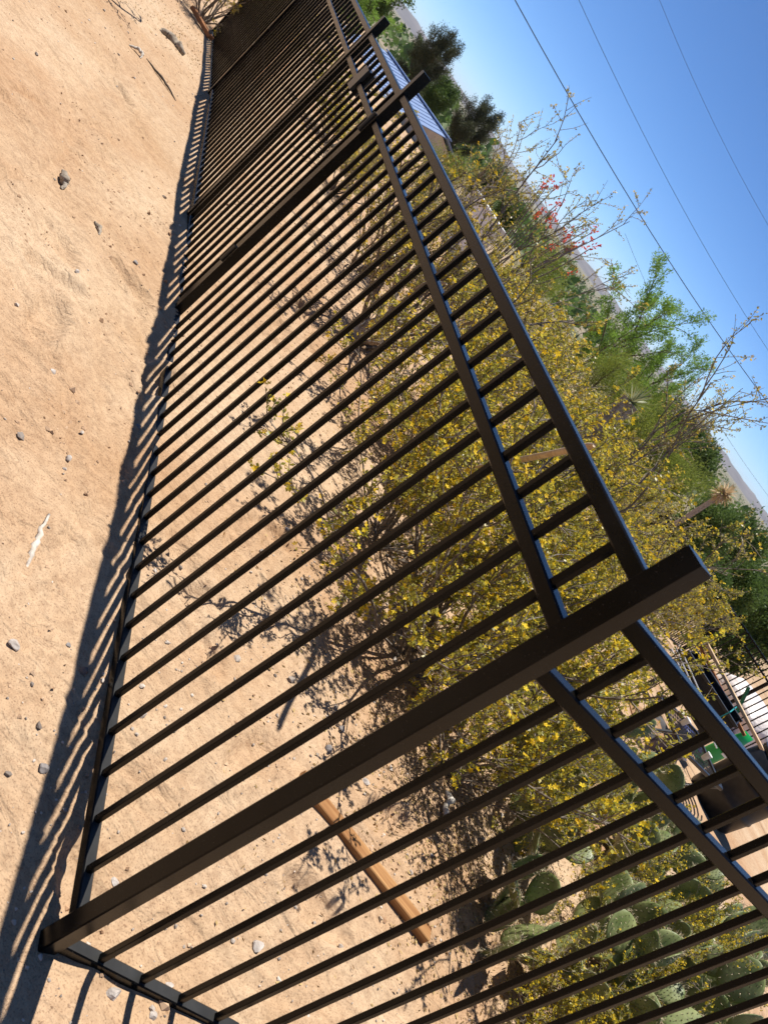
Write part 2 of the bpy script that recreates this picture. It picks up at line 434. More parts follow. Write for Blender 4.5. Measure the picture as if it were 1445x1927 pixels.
def ground_h(x, y):
    x = np.asarray(x, float); y = np.asarray(y, float)
    h = ground_base(x, y)
    r = np.hypot(x+.3, y+1.1)
    near = np.exp(-(r/9)**2)
    h = h + 0.030*NZ(x*0.9+5, y*0.9) + 0.020*NZ2(x*2.3, y*2.3+9)*near + 0.013*NZ(x*6.1, y*6.1)*near + 0.008*NZ2(x*15, y*15)*near
    h = h + 0.20*NZ(x*.15, y*.15)*sstep(4, 12, r)
    for fx, fy, a, L, dp in FOOT:
        dx = x-fx; dy = y-fy
        u = (dx*math.cos(a)+dy*math.sin(a))/L; w = (-dx*math.sin(a)+dy*math.cos(a))/(L*.42)
        q = u*u+w*w
        h = h - dp*np.exp(-q**4)*(1+.3*np.sin(u*16)) + dp*0.6*np.exp(-((np.sqrt(q+1e-9)-1.3)/.24)**2)
    for cx, cy, R_, a0, a1, w_, dp in GROOVE:
        rr = np.hypot(x-cx, y-cy); an = np.arctan2(y-cy, x-cx)
        mk = sstep(a0-.06, a0+.03, an)*sstep(a1+.06, a1-.03, an)
        t = (rr-R_)/w_
        h = h + mk*dp*(-np.exp(-t*t) + .6*np.exp(-((np.abs(t)-1.7)/.6)**2))
    # two wheel ruts with a ripple tread on the camera side
    for off, ph in ((-0.62, 0.0), (-1.32, 1.0)):
        pA = x*NA[0]+y*NA[1]; sA = x*DA2[0]+y*DA2[1]
        t = (pA-off-0.10*np.sin(sA*1.1+ph))/0.09
        h = h + sstep(.2, .8, sA)*(-0.010*np.exp(-t*t*t*t)*(1+.3*np.sin(sA*95+pA*40)) + 0.008*np.exp(-((np.abs(t)-1.5)/.4)**2))
    return h
def gz(x, y): return float(ground_h(np.array([x]), np.array([y]))[0])
def polar(bear, d):
    b = rad(bear); return CAM.x + d*math.sin(b), CAM.y + d*math.cos(b)

# ------------------------------------------------------------------ ground sheet
def axis(lo, hi, step, far_lo, far_hi, grow):
    mid = list(np.arange(lo, hi, step)); a = [mid[-1]+step]; s = step
    while a[-1] < far_hi: s *= grow; a.append(a[-1]+s)
    b = [lo]; s = step
    while b[-1] > far_lo: s *= grow; b.append(b[-1]-s)
    return np.array(b[:0:-1] + mid + a)
gx = axis(-3.0, 1.9, 0.021, -9000, 9000, 1.055)
gy = axis(-0.55, 3.8, 0.021, -60, 12000, 1.045)
X, Y = np.meshgrid(gx, gy, indexing='ij')
Z = ground_h(X, Y)
nx, ny = X.shape
idx = np.arange(nx*ny).reshape(nx, ny)
q = np.stack([idx[:-1, :-1], idx[1:, :-1], idx[1:, 1:], idx[:-1, 1:]], -1).reshape(-1, 4)
gm = mesh_np('ground', np.stack([X, Y, Z], -1).reshape(-1, 3), [q], True)
ground = obj('ground', gm, MT['sand'])
tag(ground, 'pale tan sandy ground with footprints and wheel ruts', 'ground', kind='structure')

# hills along the horizon
def ridge(name, dist, b0, b1, hfun, depth, label):
    bs = np.linspace(b0, b1, 420); ks = np.linspace(0, 1, 26)
    B, K = np.meshgrid(bs, ks, indexing='ij')
    d = dist + depth*K
    x = CAM.x + d*np.sin(np.radians(B)); y = CAM.y + d*np.cos(np.radians(B))
    base = ground_base(x, y) - 6
    z = base + (hfun(B) - base)*np.sin(np.clip(K*1.0, 0, 1)*np.pi)**0.8*(0.9) + 26*NZ(x/160, y/160)*K*(1-K)*4 + 12*NZ2(x/55, y/55)*K*(1-K)*4
    n, k = B.shape; I = np.arange(n*k).reshape(n, k)
    q = np.stack([I[:-1, :-1], I[1:, :-1], I[1:, 1:], I[:-1, 1:]], -1).reshape(-1, 4)
    o = obj(name, mesh_np(name, np.stack([x, y, z], -1).reshape(-1, 3), [q], True), MT['hill'])
    tag(o, label, 'hills', kind='structure')
ridge('hills', 6200, -60, 60, lambda B: CAM.z + 7300*np.tan(np.radians(0.42 + 0.35*NZ(B*.16+3, B*0+.5) + 0.12*NZ2(B*.9, B*0+.5))), 2400, 'long low hazy hills along the horizon')

# ------------------------------------------------------------------ iron fence
PW, RW, PK = 0.0425, 0.029, 0.0155
def A3(s, z=0.0, p=0.0): return DA*s*np.array([1, 1, 0]) + NA*p + np.array([0, 0, z])
def post(loc2, ztop, yaw, label, zbot=None):
    x, y = loc2[0], loc2[1]
    g = gz(x, y)
    zb = g - 0.25 if zbot is None else zbot
    o = empty('fence_post', (x, y, zb), label, 'fence post', 'black iron fence posts', yaw)
    MB().bar((0, 0, 0), (0, 0, ztop-zb-0.002), PW, PW, 0.003, (1, 0, 0)).build('shaft', MT['fence'], o)
    MB().bar((0, 0, ztop-zb-0.002), (0, 0, ztop-zb+0.001), PW*0.96, PW*0.96, 0.003, (1, 0, 0)).build('end_cap', MT['fence'], o)
    return o
yawA = math.atan2(DA[1], DA[0]); yawB = math.atan2(DB[1], DB[0])
post((0.0, 0.0), 1.480, yawA + rad(4), 'nearest black square corner post where the two fence runs meet', -0.012)
post(A3(2.615)[:2], 1.528, yawA, 'black gate post at the near side of the narrow gate')
post(A3(3.765)[:2], 1.515, yawA, 'black gate post at the far side of the narrow gate')
post(A3(6.30)[:2], 1.53, yawA, 'black fence post between the two farthest panels of the long run')
post(A3(9.10)[:2], 1.38, yawA, 'last black fence post of the long run beside the leafy bush')
post((DB[0]*2.62, DB[1]*2.62), 1.38, yawB, 'black fence post ending the short run on the right')

JR = random.Random(5)
def panel(name, P0, d, s0, s1, zb, z2, zt, pickets, label, slope, cat='fence panel', group='black iron fence panels', stiles=False):
    """P0 + d*s; heights are tops of the three rails at s = 0, all sloping alike"""
    d = np.array([d[0], d[1], 0.0]); d /= np.linalg.norm(d)
    at = lambda s, z: np.array([P0[0], P0[1], 0]) + d*s + np.array([0, 0, z + slope*s])
    loc = at(s0, zb)
    o = empty(name, tuple(loc), label, cat, group)
    L = lambda s, z: at(s, z) - loc
    for zz, h in ((zb, RW), (z2, RW), (zt, RW)):
        MB().bar(L(s0, zz-h/2), L(s1, zz-h/2), RW, h, 0.003).build('rail', MT['dusty' if zz == zb else 'fence'], o)
    if stiles:
        for s in (s0+0.018, s1-0.018):
            MB().bar(L(s, zb-RW), L(s, zt), RW*1.02, RW*1.02, 0.003, d).build('stile', MT['fence'], o)
    hh = zt - RW - zb + 0.004
    me = MB().bar((0, 0, 0), (0, 0, hh), PK, PK, 0.0018, d).mesh('picket')
    me.materials.append(MT['fence'])
    for s in pickets:
        p = obj('picket', me, None, o); p.location = L(s + JR.uniform(-.0012, .0012), zb - 0.002)
        p.rotation_euler = (JR.uniform(-.0015, .0015), JR.uniform(-.0015, .0015), JR.uniform(-.04, .04))
    return o
SP = 0.111; OA = 0.1075
panel('picket_fence', (0, 0), DA, 0.020, 2.595, 0.1196, 1.2711, 1.411, [OA+SP*i for i in range(22)], 'near black picket panel between the corner post and the gate', 0.0054)
g = panel('metal_gate', (0, 0), DA, 2.645, 3.735, 0.115, 1.268, 1.408, [2.645+0.104+SP*i*0.985 for i in range(9)], 'narrow black picket gate between two taller posts', 0.0045, 'gate', None, True)
gl = MB(); gl.box((0, 0, 0), (0.10, 0.05, 0.115)); 
lt = gl.build('latch_box', MT['blackmetal'], g); lt.rotation_euler = (0, 0, yawA); lt.location = (DA[0]*0.60, DA[1]*0.60, 1.155)
hn = MB().tube([(0, -.03, 0), (0, -.06, 0), (0.05, -.065, -.005), (0.09, -.065, -.01)], .007, 8).build('latch_handle', MT['blackmetal'], lt)
for zz in (0.30, 1.08):
    hg = MB().lathe([(0.011, 0), (0.011, .09)], 10).build('hinge', MT['blackmetal'], g)
    hg.location = (DA[0]*(-0.012) - NA[0]*0.022, DA[1]*(-0.012) - NA[1]*0.022, zz)
panel('picket_fence', (0, 0), DA, 3.785, 6.28, 0.125, 1.265, 1.405, [3.785+0.10+SP*i for i in range(22)], 'black picket panel just past the gate', 0.0056)
panel('picket_fence', (0, 0), DA, 6.32, 9.08, 0.40, 1.54, 1.68, [6.32+0.10+SP*i for i in range(24)], 'farthest black picket panel stepping down the slope', -0.044)
panel('picket_fence', (0, 0), DB, 0.022, 2.60, 0.0488, 1.2111, 1.362, [0.1133+SP*i for i in range(23)], 'black picket panel of the short run in front of the cactus', -0.0395)
# ------------------------------------------------------------------ vegetation generators
def rand_unit(r):
    v = r.normal(size=3); return v/np.linalg.norm(v)
def leaf_quads(P, D, size, width, r):
    """rhombus leaves at P (n,3) along D (n,3)"""
    n = len(P)
    D = D/(np.linalg.norm(D, axis=1, keepdims=True)+1e-9)
    rn = r.normal(size=(n, 3)); S = np.cross(D, rn); S /= (np.linalg.norm(S, axis=1, keepdims=True)+1e-9)
    size = np.broadcast_to(size, (n,))[:, None]; width = np.broadcast_to(width, (n,))[:, None]
    a = P; b = P + D*size*.5 + S*width*.5; c = P + D*size; d = P + D*size*.5 - S*width*.5
    V = np.stack([a, b, c, d], 1).reshape(-1, 3); Q = np.arange(4*n).reshape(-1, 4)
    return V, Q
def polyline(p0, d0, L, k, r, upward=0.25, wob=0.25):
    pts = [np.array(p0, float)]; d = np.array(d0, float); d /= np.linalg.norm(d)
    for i in range(k):
        d = d + rand_unit(r)*wob + np.array((0, 0, upward)); d /= np.linalg.norm(d)
        pts.append(pts[-1] + d*L/k)
    return np.array(pts)
def pol_at(pts, t):
    f = t*(len(pts)-1); i = min(int(f), len(pts)-2); u = f-i
    return pts[i]*(1-u)+pts[i+1]*u, pts[i+1]-pts[i]

def shrub_meshes(seed, H, R, nst=13, nbr=7, ntw=6, nlf=13, leaf=0.012, fl=0.5, fluff=0.2, spread=1.0, start=.28, lean=(0, 0), stemr=.011, top_only=False):
    r = np.random.default_rng(seed)
    st = MB(); LP = []; LD = []; FP = []; FD = []; CP = []; LV = []
    for i in range(nst):
        az = i/nst*2*math.pi + r.uniform(-.3, .3)
        inc = r.uniform(.12, 1.0)*spread
        d = np.array((math.cos(az)*math.sin(inc)+lean[0], math.sin(az)*math.sin(inc)+lean[1], math.cos(inc)+.15))
        L = H*r.uniform(.75, 1.05)*(1+.25*math.sin(inc))
        p0 = (math.cos(az)*.05*r.random(), math.sin(az)*.05*r.random(), -.03)
        S = polyline(p0, d, L, 8, r, .05, .26)
        rr = stemr*r.uniform(.7, 1.2)
        st.tube(S, np.linspace(rr, rr*.28, len(S)), 5, False)
        for b in range(nbr):
            t = start + (1-start)*(b+r.random())/nbr
            bp, bd = pol_at(S, min(t, .99))
            bd = bd/np.linalg.norm(bd)
            d2 = bd*.7 + rand_unit(r)*.75 + np.array((0, 0, .22))
            BL = H*r.uniform(.16, .34)*(1.15-.4*t)
            Bp = polyline(bp, d2, BL, 4, r, .06, .3)
            st.tube(Bp, np.linspace(rr*.36, rr*.16, len(Bp)), 4, False)
            for w in range(ntw):
                t2 = .25+.75*(w+r.random())/ntw
                tp, td = pol_at(Bp, min(t2, .99)); td = td/np.linalg.norm(td)
                d3 = td*.6 + rand_unit(r)*.8 + np.array((0, 0, .2))
                TL = H*r.uniform(.05, .11)
                T = polyline(tp, d3, TL, 2, r, .05, .25)
                st.tube(T, np.array([.0016, .0013, .0008])*max(1, leaf/.012), 3, False)
                n = nlf if r.random() > .25 else nlf//4
                u = r.beta(1.7, 1.1, n)[:, None]*2
                a = np.where(u < 1, T[0]*(1-u)+T[1]*u, T[1]*(2-u)+T[2]*(u-1))
                LP.append(a + r.normal(size=(n, 3))*leaf*.30); LD.append(d3[None, :]*.35 + r.normal(size=(n, 3))*.6); LV.append(np.full(n, r.random()))
                if r.random() < fl:
                    for _ in range(r.integers(1, 4)):
                        FP.append(T[-1] + rand_unit(r)*leaf*1.0); FD.append(rand_unit(r) + np.array((0, 0, .5)) + d3*.3)
                if r.random() < fluff:
                    CP.append(T[1] + rand_unit(r)*leaf*.9)
    ms = st.mesh('stems')
    P = np.concatenate(LP); D = np.concatenate(LD)
    sz = leaf*r.uniform(.7, 1.35, len(P))
    V, Q = leaf_quads(P, D, sz, sz*.62, r)
    ml = mesh_np('foliage', V, [Q], False, np.concatenate(LV)*.65 + r.random(len(Q))*.35)
    def star(P, D, size, k):
        P = np.array(P); D = np.array(D); D /= np.linalg.norm(D, axis=1, keepdims=True)
        n = len(P); ref = r.normal(size=(n, 3)); a = np.cross(D, ref); a /= np.linalg.norm(a, axis=1, keepdims=True); b = np.cross(D, a)
        Vs = []; 
        for j in range(k):
            th = j/k*2*math.pi
            e = a*math.cos(th)+b*math.sin(th); s = -a*math.sin(th)+b*math.cos(th)
            Vs.append(np.stack([P, P+(e*.55+s*.30+D*.15)*size, P+(e+D*.25)*size, P+(e*.55-s*.30+D*.15)*size], 1))
        V = np.stack(Vs, 1).reshape(-1, 3); Q = np.arange(len(V)).reshape(-1, 4)
        return V, Q
    mf = None
    if FP:
        V, Q = star(FP, FD, leaf*.72, 5); mf = mesh_np('blossoms', V, [Q], False, np.repeat(r.random(len(FP)), 5))
    mc = None
    if CP:
        CP = np.array(CP); CD = r.normal(size=CP.shape)
        V, Q = star(CP, CD, leaf*.5, 4); mc = mesh_np('seed_heads', V, [Q], False, np.repeat(r.random(len(CP)), 4))
    return ms, ml, mf, mc

def place_shrub(name, meshes, loc, rz, sc, label, cat, group=None, mats=('stem', 'creo', 'flower', 'cotton')):
    z = gz(loc[0], loc[1]) - .01
    o = empty(name, (loc[0], loc[1], z), label, cat, group, rz)
    o.scale = (sc[0], sc[0], sc[1])
    for nm, me, mt in zip(('stems', 'foliage', 'blossoms', 'seed_heads'), meshes, mats):
        if me is not None:
            c = obj(nm, me, MT[mt], o)
            if nm != 'stems': c['kind'] = 'stuff'
    return o

VAR = {
 'near': shrub_meshes(11, 1.08, .8, 20, 10, 8, 18, .0155, .9, .25, 1.32, .12, stemr=.009),
 'near2': shrub_meshes(12, 1.15, .8, 18, 10, 8, 19, .0155, .8, .3, 1.1, .16, stemr=.009),
 'mid': shrub_meshes(13, 1.3, .8, 15, 9, 7, 14, .018, .65, .3, 1.05, .16, stemr=.010),
 'mid2': shrub_meshes(14, 1.3, .8, 15, 9, 7, 14, .018, .45, .4, 1.0, .16, stemr=.010),
 'old': shrub_meshes(15, 1.25, .9, 13, 10, 7, 17, .018, .35, .3, 1.1, .34, stemr=.017),
 'tall': shrub_meshes(16, 1.9, .8, 6, 6, 6, 15, .016, .3, .6, .46, .62, stemr=.012),
 'tall2': shrub_meshes(17, 1.9, .8, 6, 6, 6, 15, .016, .3, .6, .54, .6, stemr=.012),
 'bare': shrub_meshes(19, 1.2, .8, 7, 5, 4, 5, .016, .1, .3, .8, .3, stemr=.022),
 'far': shrub_meshes(18, 1.4, .8, 15, 9, 6, 16, .030, .4, .3, 1.0, .15),
}
def sp(s, p): return DA2*s + NA[:2]*p
for v, loc, rz, sc, lb in [
    ('near', (0.27, 2.02), .4, (1.12, 1.0), 'nearest yellow-flowered creosote bush just behind the near picket panel'),
    ('near2', (-0.20, 2.42), 1.1, (.85, .8), 'low yellow-flowered creosote reaching out over the sand left of the nearest bush'),
    ('near2', (0.68, 1.74), 4.4, (.58, .68), 'small yellow-flowered creosote low behind the corner post'),
    ('near2', (0.80, 2.95), 2.1, (.6, .62), 'low creosote bush behind the left edge of the cactus clump'),
    ('near', (-0.30, 3.45), 3.3, (1.05, .98), 'yellow-flowered creosote bush with the wooden stake leaning in it'),
    ('near2', (0.45, 3.85), 5.0, (.95, .88), 'creosote bush below the tall bare-stemmed branches'),
    ('old', (-1.38, 4.45), .2, (1.0, 1.0), 'old creosote bush with a thick exposed woody trunk'),
    ('mid', (-0.55, 4.85), 1.3, (1.0, .82), 'creosote bush right of the thick woody trunk'),
    ('mid2', (-2.15, 5.75), 4.0, (.9, .78), 'creosote bush behind the gate end of the near panel'),
    ('mid', (0.95, 4.9), 3.6, (.65, .65), 'creosote bush left of the long black box'),
    ('tall', (0.52, 4.55), 0.9, (1.0, 1.0), 'tall leggy creosote with long dark stems against the sky'),
    ('tall2', (-1.35, 5.6), 2.2, (1.0, 1.0), 'tall leggy creosote poking above the skyline beside the red ocotillo'),
    ('tall', (-2.35, 6.9), 4.1, (.9, .9), 'leggy creosote reaching up in front of the rounded dark pine'),
    ('mid2', (0.05, 5.9), 5.4, (1.0, .80), 'creosote bush in front of the bright green spreading tree'),
    ('mid', (-0.95, 6.9), .7, (1.0, .80), 'creosote bush in front of the ocotillo canes'),
    ('mid2', (1.0, 6.3), 2.9, (.95, .82), 'creosote bush in front of the pale spiky yucca'),
    ('mid', (-3.35, 7.3), 4.8, (.9, .55), 'low creosote bush behind the narrow gate'),
    ('mid2', (1.95, 7.4), 1.9, (.8, .8), 'creosote bush growing in front of the far striped fence'),
    ('far', (-4.6, 9.4), .3, (1.0, .6), 'low creosote bush between the gate and the blue roof'),
    ('far', (-1.9, 9.0), 2.2, (1.0, .85), 'creosote bush below the smaller rounded pine'),
    ('far', (0.4, 8.3), 3.4, (1.1, .88), 'creosote bush at the foot of the bright green tree'),
    ('far', (1.7, 9.4), 5.3, (1.1, .9), 'creosote bush in front of the feathery light green shrubs'),
    ('far', (2.9, 9.4), 1.3, (.9, .85), 'creosote bush above the corner post top'),
    ('far', (-0.9, 10.9), 4.4, (1.1, .9), 'creosote bush beside the short wooden pole'),
    ('near2', (1.95, 1.05), 1.0, (.5, .36), 'low yellow-flowered creosote at the foot of the cactus clump'),
    ('near', (2.6, 1.5), 4.0, (.5, .36), 'low creosote beside the dead yucca leaves'),
    ('near2', (1.05, 2.25), 3.0, (.42, .48), 'small creosote sprigs growing among the cactus pads at the back left'),
    ('near', (1.72, 1.9), 5.2, (.44, .46), 'small creosote sprigs in the middle of the cactus clump'),
    ('near2', (1.45, 1.25), 2.6, (.42, .36), 'low creosote sprigs in front of the middle cactus pads'),
    ('near', (2.15, 2.3), .8, (.42, .5), 'creosote sprigs rising between the cacti at the right'),
    ('mid2', (-5.5, 7.15), 1.4, (.9, .8), 'leafy bush at the far end of the long fence run'),
    ('bare', (-4.35, 4.2), 1.0, (.85, .85), 'sparse shrub at the top left casting branch shadows on the sand')]:
    place_shrub('creosote_bush', VAR[v], loc, rz, sc, lb, 'bush', 'creosote bushes around the fence',
                ('stem', 'creo' if v.startswith('near') or v in ('mid', 'far') else 'creo2', 'flower', 'cotton'))

for k, (x_, y_, sc_) in enumerate([(-4.3, -1.5, 1.2), (-4.6, .1, 1.2), (3.3, -1.3, 1.2), (3.9, -2.6, 1.2), (-6.8, -1.2, 1.2), (-5.6, -3.6, 1.3), (-3.6, -5.6, 1.2), (-1.7, -5.4, 1.3), (.3, -5.6, 1.3), (2.3, -5.2, 1.25), (4.2, -3.8, 1.2), (-2.6, -7.4, 1.6), (1.2, -7.6, 1.6), (-7.6, 1.4, 1.1)]):  # unseen bushes added around the camera so the black paint reflects something dark
    place_shrub('creosote_bush', VAR['far' if k % 2 else 'mid2'], (x_, y_), k*1.3, (sc_*1.25, sc_), 'unseen creosote bush added out of view to darken the fence reflections', 'bush', 'unseen creosote bushes added for dark fence reflections', ('stem', 'creo2', 'flower', 'cotton'))

def tree_meshes(seed, H, trunk_h, crown_r, crown_h, nl1=9, nl2=7, ncl=6, nlf=40, leaf=.08, width=.5, cl=.35, tr=.12, up=.3, droop=0.0, shape='round'):
    r = np.random.default_rng(seed); st = MB(); LP = []; LD = []
    T = polyline((0, 0, -.2), (r.uniform(-.1, .1), r.uniform(-.1, .1), 1), H*.8, 7, r, .3, .1)
    st.tube(T, np.linspace(tr, tr*.25, len(T)), 8, False)
    for i in range(nl1):
        t = trunk_h/H + (1-trunk_h/H)*(i+.5*r.random())/nl1
        bp, bd = pol_at(T, min(t, .98))
        az = i*2.4+r.uniform(-.4, .4)
        hz = (bp[2]-trunk_h)/max(crown_h, .01)
        rr = crown_r*(math.sqrt(max(.12, 1-(hz*2-.75)**2*.8)) if shape == 'round' else max(.15, 1-hz*.9))
        d = np.array((math.cos(az), math.sin(az), up+hz*.9))
        B = polyline(bp, d, rr*r.uniform(.8, 1.1), 5, r, .10-droop, .18)
        st.tube(B, np.linspace(tr*.42, tr*.1, len(B)), 5, False)
        for j in range(nl2):
            t2 = .25+.75*(j+r.random())/nl2
            p2, d2 = pol_at(B, min(t2, .99)); d2 = d2/np.linalg.norm(d2)
            C2 = polyline(p2, d2*.7+rand_unit(r)*.7+np.array((0, 0, .25-droop)), rr*r.uniform(.25, .5), 3, r, .08-droop, .25)
            st.tube(C2, np.linspace(tr*.13, tr*.04, len(C2)), 4, False)
            for k in range(ncl):
                c, dd = pol_at(C2, r.uniform(.3, .999)); c = c + rand_unit(r)*cl*.5
                g = r.normal(size=(nlf, 3))*cl*.38
                LP.append(c+g); LD.append(g*.8/cl + r.normal(size=(nlf, 3))*.5 + dd/np.linalg.norm(dd)*.4 - np.array((0, 0, droop*2)))
    P = np.concatenate(LP); D = np.concatenate(LD); sz = leaf*r.uniform(.6, 1.3, len(P))
    V, Q = leaf_quads(P, D, sz, sz*width, r)
    vv = np.repeat(r.random(len(P)//nlf), nlf)*.6 + r.random(len(P))*.4
    return st.mesh('trunk'), mesh_np('crown', V, [Q], False, vv)
def place_tree(name, meshes, bear, d, ztop, H, rz, label, cat='tree', group=None, leafm='midgreen', bark='darkbark', wide=1.0, zg=None):
    """stands on the ground at a bearing and distance; scaled so its top reaches ztop"""
    x, y = polar(bear, d); z = gz(x, y) if zg is None else zg
    o = empty(name, (x, y, z), label, cat, group, rz)
    s = (ztop - z)/H
    o.scale = (s*wide, s*wide, s)
    obj('trunk', meshes[0], MT[bark], o); obj('crown', meshes[1], MT[leafm], o)['kind'] = 'stuff'
    return o
TP = tree_meshes(31, 8.0, 1.5, 3.1, 6.2, 17, 9, 5, 60, .20, .30, .52, .22, .25, 0, 'round')
TG = tree_meshes(32, 6.0, 1.0, 3.4, 4.8, 11, 8, 6, 36, .12, .42, .26, .13, .85)
TF = tree_meshes(33, 3.2, .4, 1.5, 2.6, 12, 8, 6, 40, .10, .16, .45, .06, .6)
TB = tree_meshes(34, 7.0, 1.2, 3.0, 5.4, 14, 9, 6, 36, .24, .5, .8, .2, .4)
def ez(elev, d): return CAM.z + d*math.tan(rad(elev))
place_tree('pine_tree', TP, -21.6, 60, ez(1.55, 60), 8.2, .3, 'big rounded dark pine above the blue roof', 'tree', 'rounded dark pines beyond the yard', 'pine', wide=.95)
place_tree('pine_tree', TP, -16.9, 62, ez(1.3, 62), 8.6, 2.0, 'smaller rounded dark pine right of the blue roof', 'tree', 'rounded dark pines beyond the yard', 'pine', wide=.9)
place_tree('leafy_tree', TG, -26.4, 22, ez(.35, 22), 6.4, 1.0, 'bright green leafy tree left of the blue roof', leafm='green', wide=1.25)
place_tree('leafy_tree', TB, -26.5, 40, ez(2.4, 40), 7.4, 2.5, 'tall mid green tree behind the bright green tree', leafm='midgreen', wide=.95)
place_tree('leafy_tree', TB, -19.4, 70, ez(.1, 70), 7.4, 0.5, 'mid green tree in the gap between the two pines', leafm='midgreen', wide=1.1)
place_tree('leafy_tree', TG, -.6, 21, ez(2.6, 21), 6.0, 4.2, 'bright green spreading tree in the middle of the skyline', leafm='green', wide=.85)
place_tree('leafy_tree', TG, 3.6, 22, ez(1.5, 22), 6.0, 1.9, 'bright green tree leaning right beside the spreading tree', leafm='green', wide=.62)
for b, d, e, lb in [(-15.6, 14.0, -2.2, 'round light green shrub below the smaller pine'), (-7.0, 17.0, -.9, 'feathery shrub hiding the foot of the short wooden pole'), (1.6, 14.5, -1.3, 'feathery light green shrub below the spreading tree'), (4.6, 15.0, -.8, 'feathery light green shrub right of the spreading tree'),
                    (7.8, 15.5, -1.0, 'feathery green shrub behind the long bare stems'), (10.0, 16.5, -1.6, 'feathery green shrub left of the shaggy fan palm')]:
    place_tree('feathery_shrub', TF, b, d, ez(e, d), 3.4, b, lb, 'shrub', 'feathery shrubs beyond the creosotes', 'feather', wide=.9)
for b, d, e, lb, lm in [(-13.3, 46, -.55, 'dark green tree low on the skyline left of the ocotillo', 'pine'), (-11.3, 52, -.9, 'small dark tree below the hazy hill', 'midgreen'), (6.4, 60, -.15, 'small green tree right of the bright green trees', 'midgreen'), (9.0, 55, .05, 'mid green tree behind the long bare stems', 'midgreen'), (13.3, 42, -1.3, 'dark green bushy tree right of the fan palm', 'pine'),
                       (15.4, 46, -.6, 'green tree at the right edge of the skyline', 'midgreen'), (17.6, 24, -2.2, 'grey green olive tree at the right edge', 'grey'), (20.5, 26, -1.6, 'grey green tree behind the far fence corner', 'grey'), (16.0, 16, -3.9, 'grey green shrub above the corner post top', 'grey'), (19.0, 60, .3, 'tall slim tree tip at the right edge', 'midgreen')]:
    place_tree('bushy_tree', TB, b, d, ez(e, d), 7.3, b*2, lb, 'tree', 'trees below the skyline', lm, wide=.8)

# ocotillo with red tips
def ocotillo():
    r = np.random.default_rng(5)
    d = 13.0; x, y = polar(-8.7, d); z = gz(x, y)
    o = empty('ocotillo', (x, y, z), 'ocotillo with many thin canes tipped with red flowers', 'cactus shrub')
    top = ez(1.6, d) - z
    LP = []; LD = []; RP = []; RD = []
    for i in range(22):
        az = i*2.4; inc = r.uniform(.08, .42)
        D0 = np.array((math.cos(az)*math.sin(inc), math.sin(az)*math.sin(inc), math.cos(inc)))
        S = polyline((math.cos(az)*.06, math.sin(az)*.06, -.05), D0, top*r.uniform(.8, 1.05), 7, r, .06, .07)
        MB().tube(S, np.linspace(.016, .007, len(S)), 5).build('cane', MT['stem'], o)
        for t in r.uniform(.1, .93, 60):
            a, dd = pol_at(S, t); LP.append(a); LD.append(rand_unit(r)+dd/np.linalg.norm(dd)*.5)
        for k in range(12 if i % 3 else 20):
            RP.append(S[-1] + (S[-1]-S[-2])*r.uniform(-.25, .35) + rand_unit(r)*.03); RD.append(rand_unit(r)+np.array((0, 0, .6)))
    V, Q = leaf_quads(np.array(LP), np.array(LD), .035, .02, r); obj('foliage', mesh_np('foliage', V, [Q], False, r.random(len(Q))), MT['feather'], o)
    V, Q = leaf_quads(np.array(RP), np.array(RD), .055, .028, r); obj('blossoms', mesh_np('blossoms', V, [Q], False, r.random(len(Q))), MT['red'], o)
ocotillo()

def rosette(name, loc, n, L, w, label, cat, m, tilt=(.1, 1.4), seed=1, trunk=0.0, z0=None):
    r = np.random.default_rng(seed)
    z = gz(*loc) if z0 is None else z0
    o = empty(name, (loc[0], loc[1], z), label, cat)
    if trunk > 0:
        MB().tube([(0, 0, -.1), (.03, 0, trunk*.5), (0, .02, trunk)], [.12, .10, .09], 9).build('trunk', MT['oldwood'], o)
    for i in range(n):
        az = i*2.39996+r.uniform(-.2, .2); inc = tilt[0]+(tilt[1]-tilt[0])*(i/n)**.8
        d = np.array((math.cos(az)*math.sin(inc), math.sin(az)*math.sin(inc), math.cos(inc)))
        S = polyline((0, 0, trunk), d, L*r.uniform(.8, 1.1), 4, r, -.06, .05)
        s = np.cross(d, (0, 0, 1.0)); s /= np.linalg.norm(s)+1e-9; nrm = np.cross(s, d)
        ww = np.array([.6, 1, .85, .5, .04])*w/2
        V = np.concatenate([S - s*ww[:, None], S - nrm*ww[:, None]*.35, S + s*ww[:, None]])
        q = []
        for k in range(4): q += [(k, k+1, 5+k+1, 5+k), (5+k, 5+k+1, 10+k+1, 10+k)]
        obj('blade', mesh_np('blade', V, [np.array(q)], True, np.full(8, r.random())), MT[m], o)
    return o
x, y = polar(3.7, 7.6); rosette('yucca', (x, y), 46, .22, .018, 'pale spiky yucca half hidden among the creosotes', 'yucca', 'agave', (.05, 1.7), 2, ez(-2.5, 7.6)-gz(x, y))
x, y = polar(12.0, 30); rosette('fan_palm', (x, y), 110, .5, .10, 'shaggy fan palm with pale dead fronds near the skyline', 'palm', 'straw', (.1, 2.9), 4, ez(-1.1, 30)-gz(x, y))
rosette('dead_yucca', (2.72, 1.92), 34, .62, .045, 'dried straw coloured yucca leaves behind the short fence run', 'yucca', 'straw', (.5, 1.55), 6, 0.12)

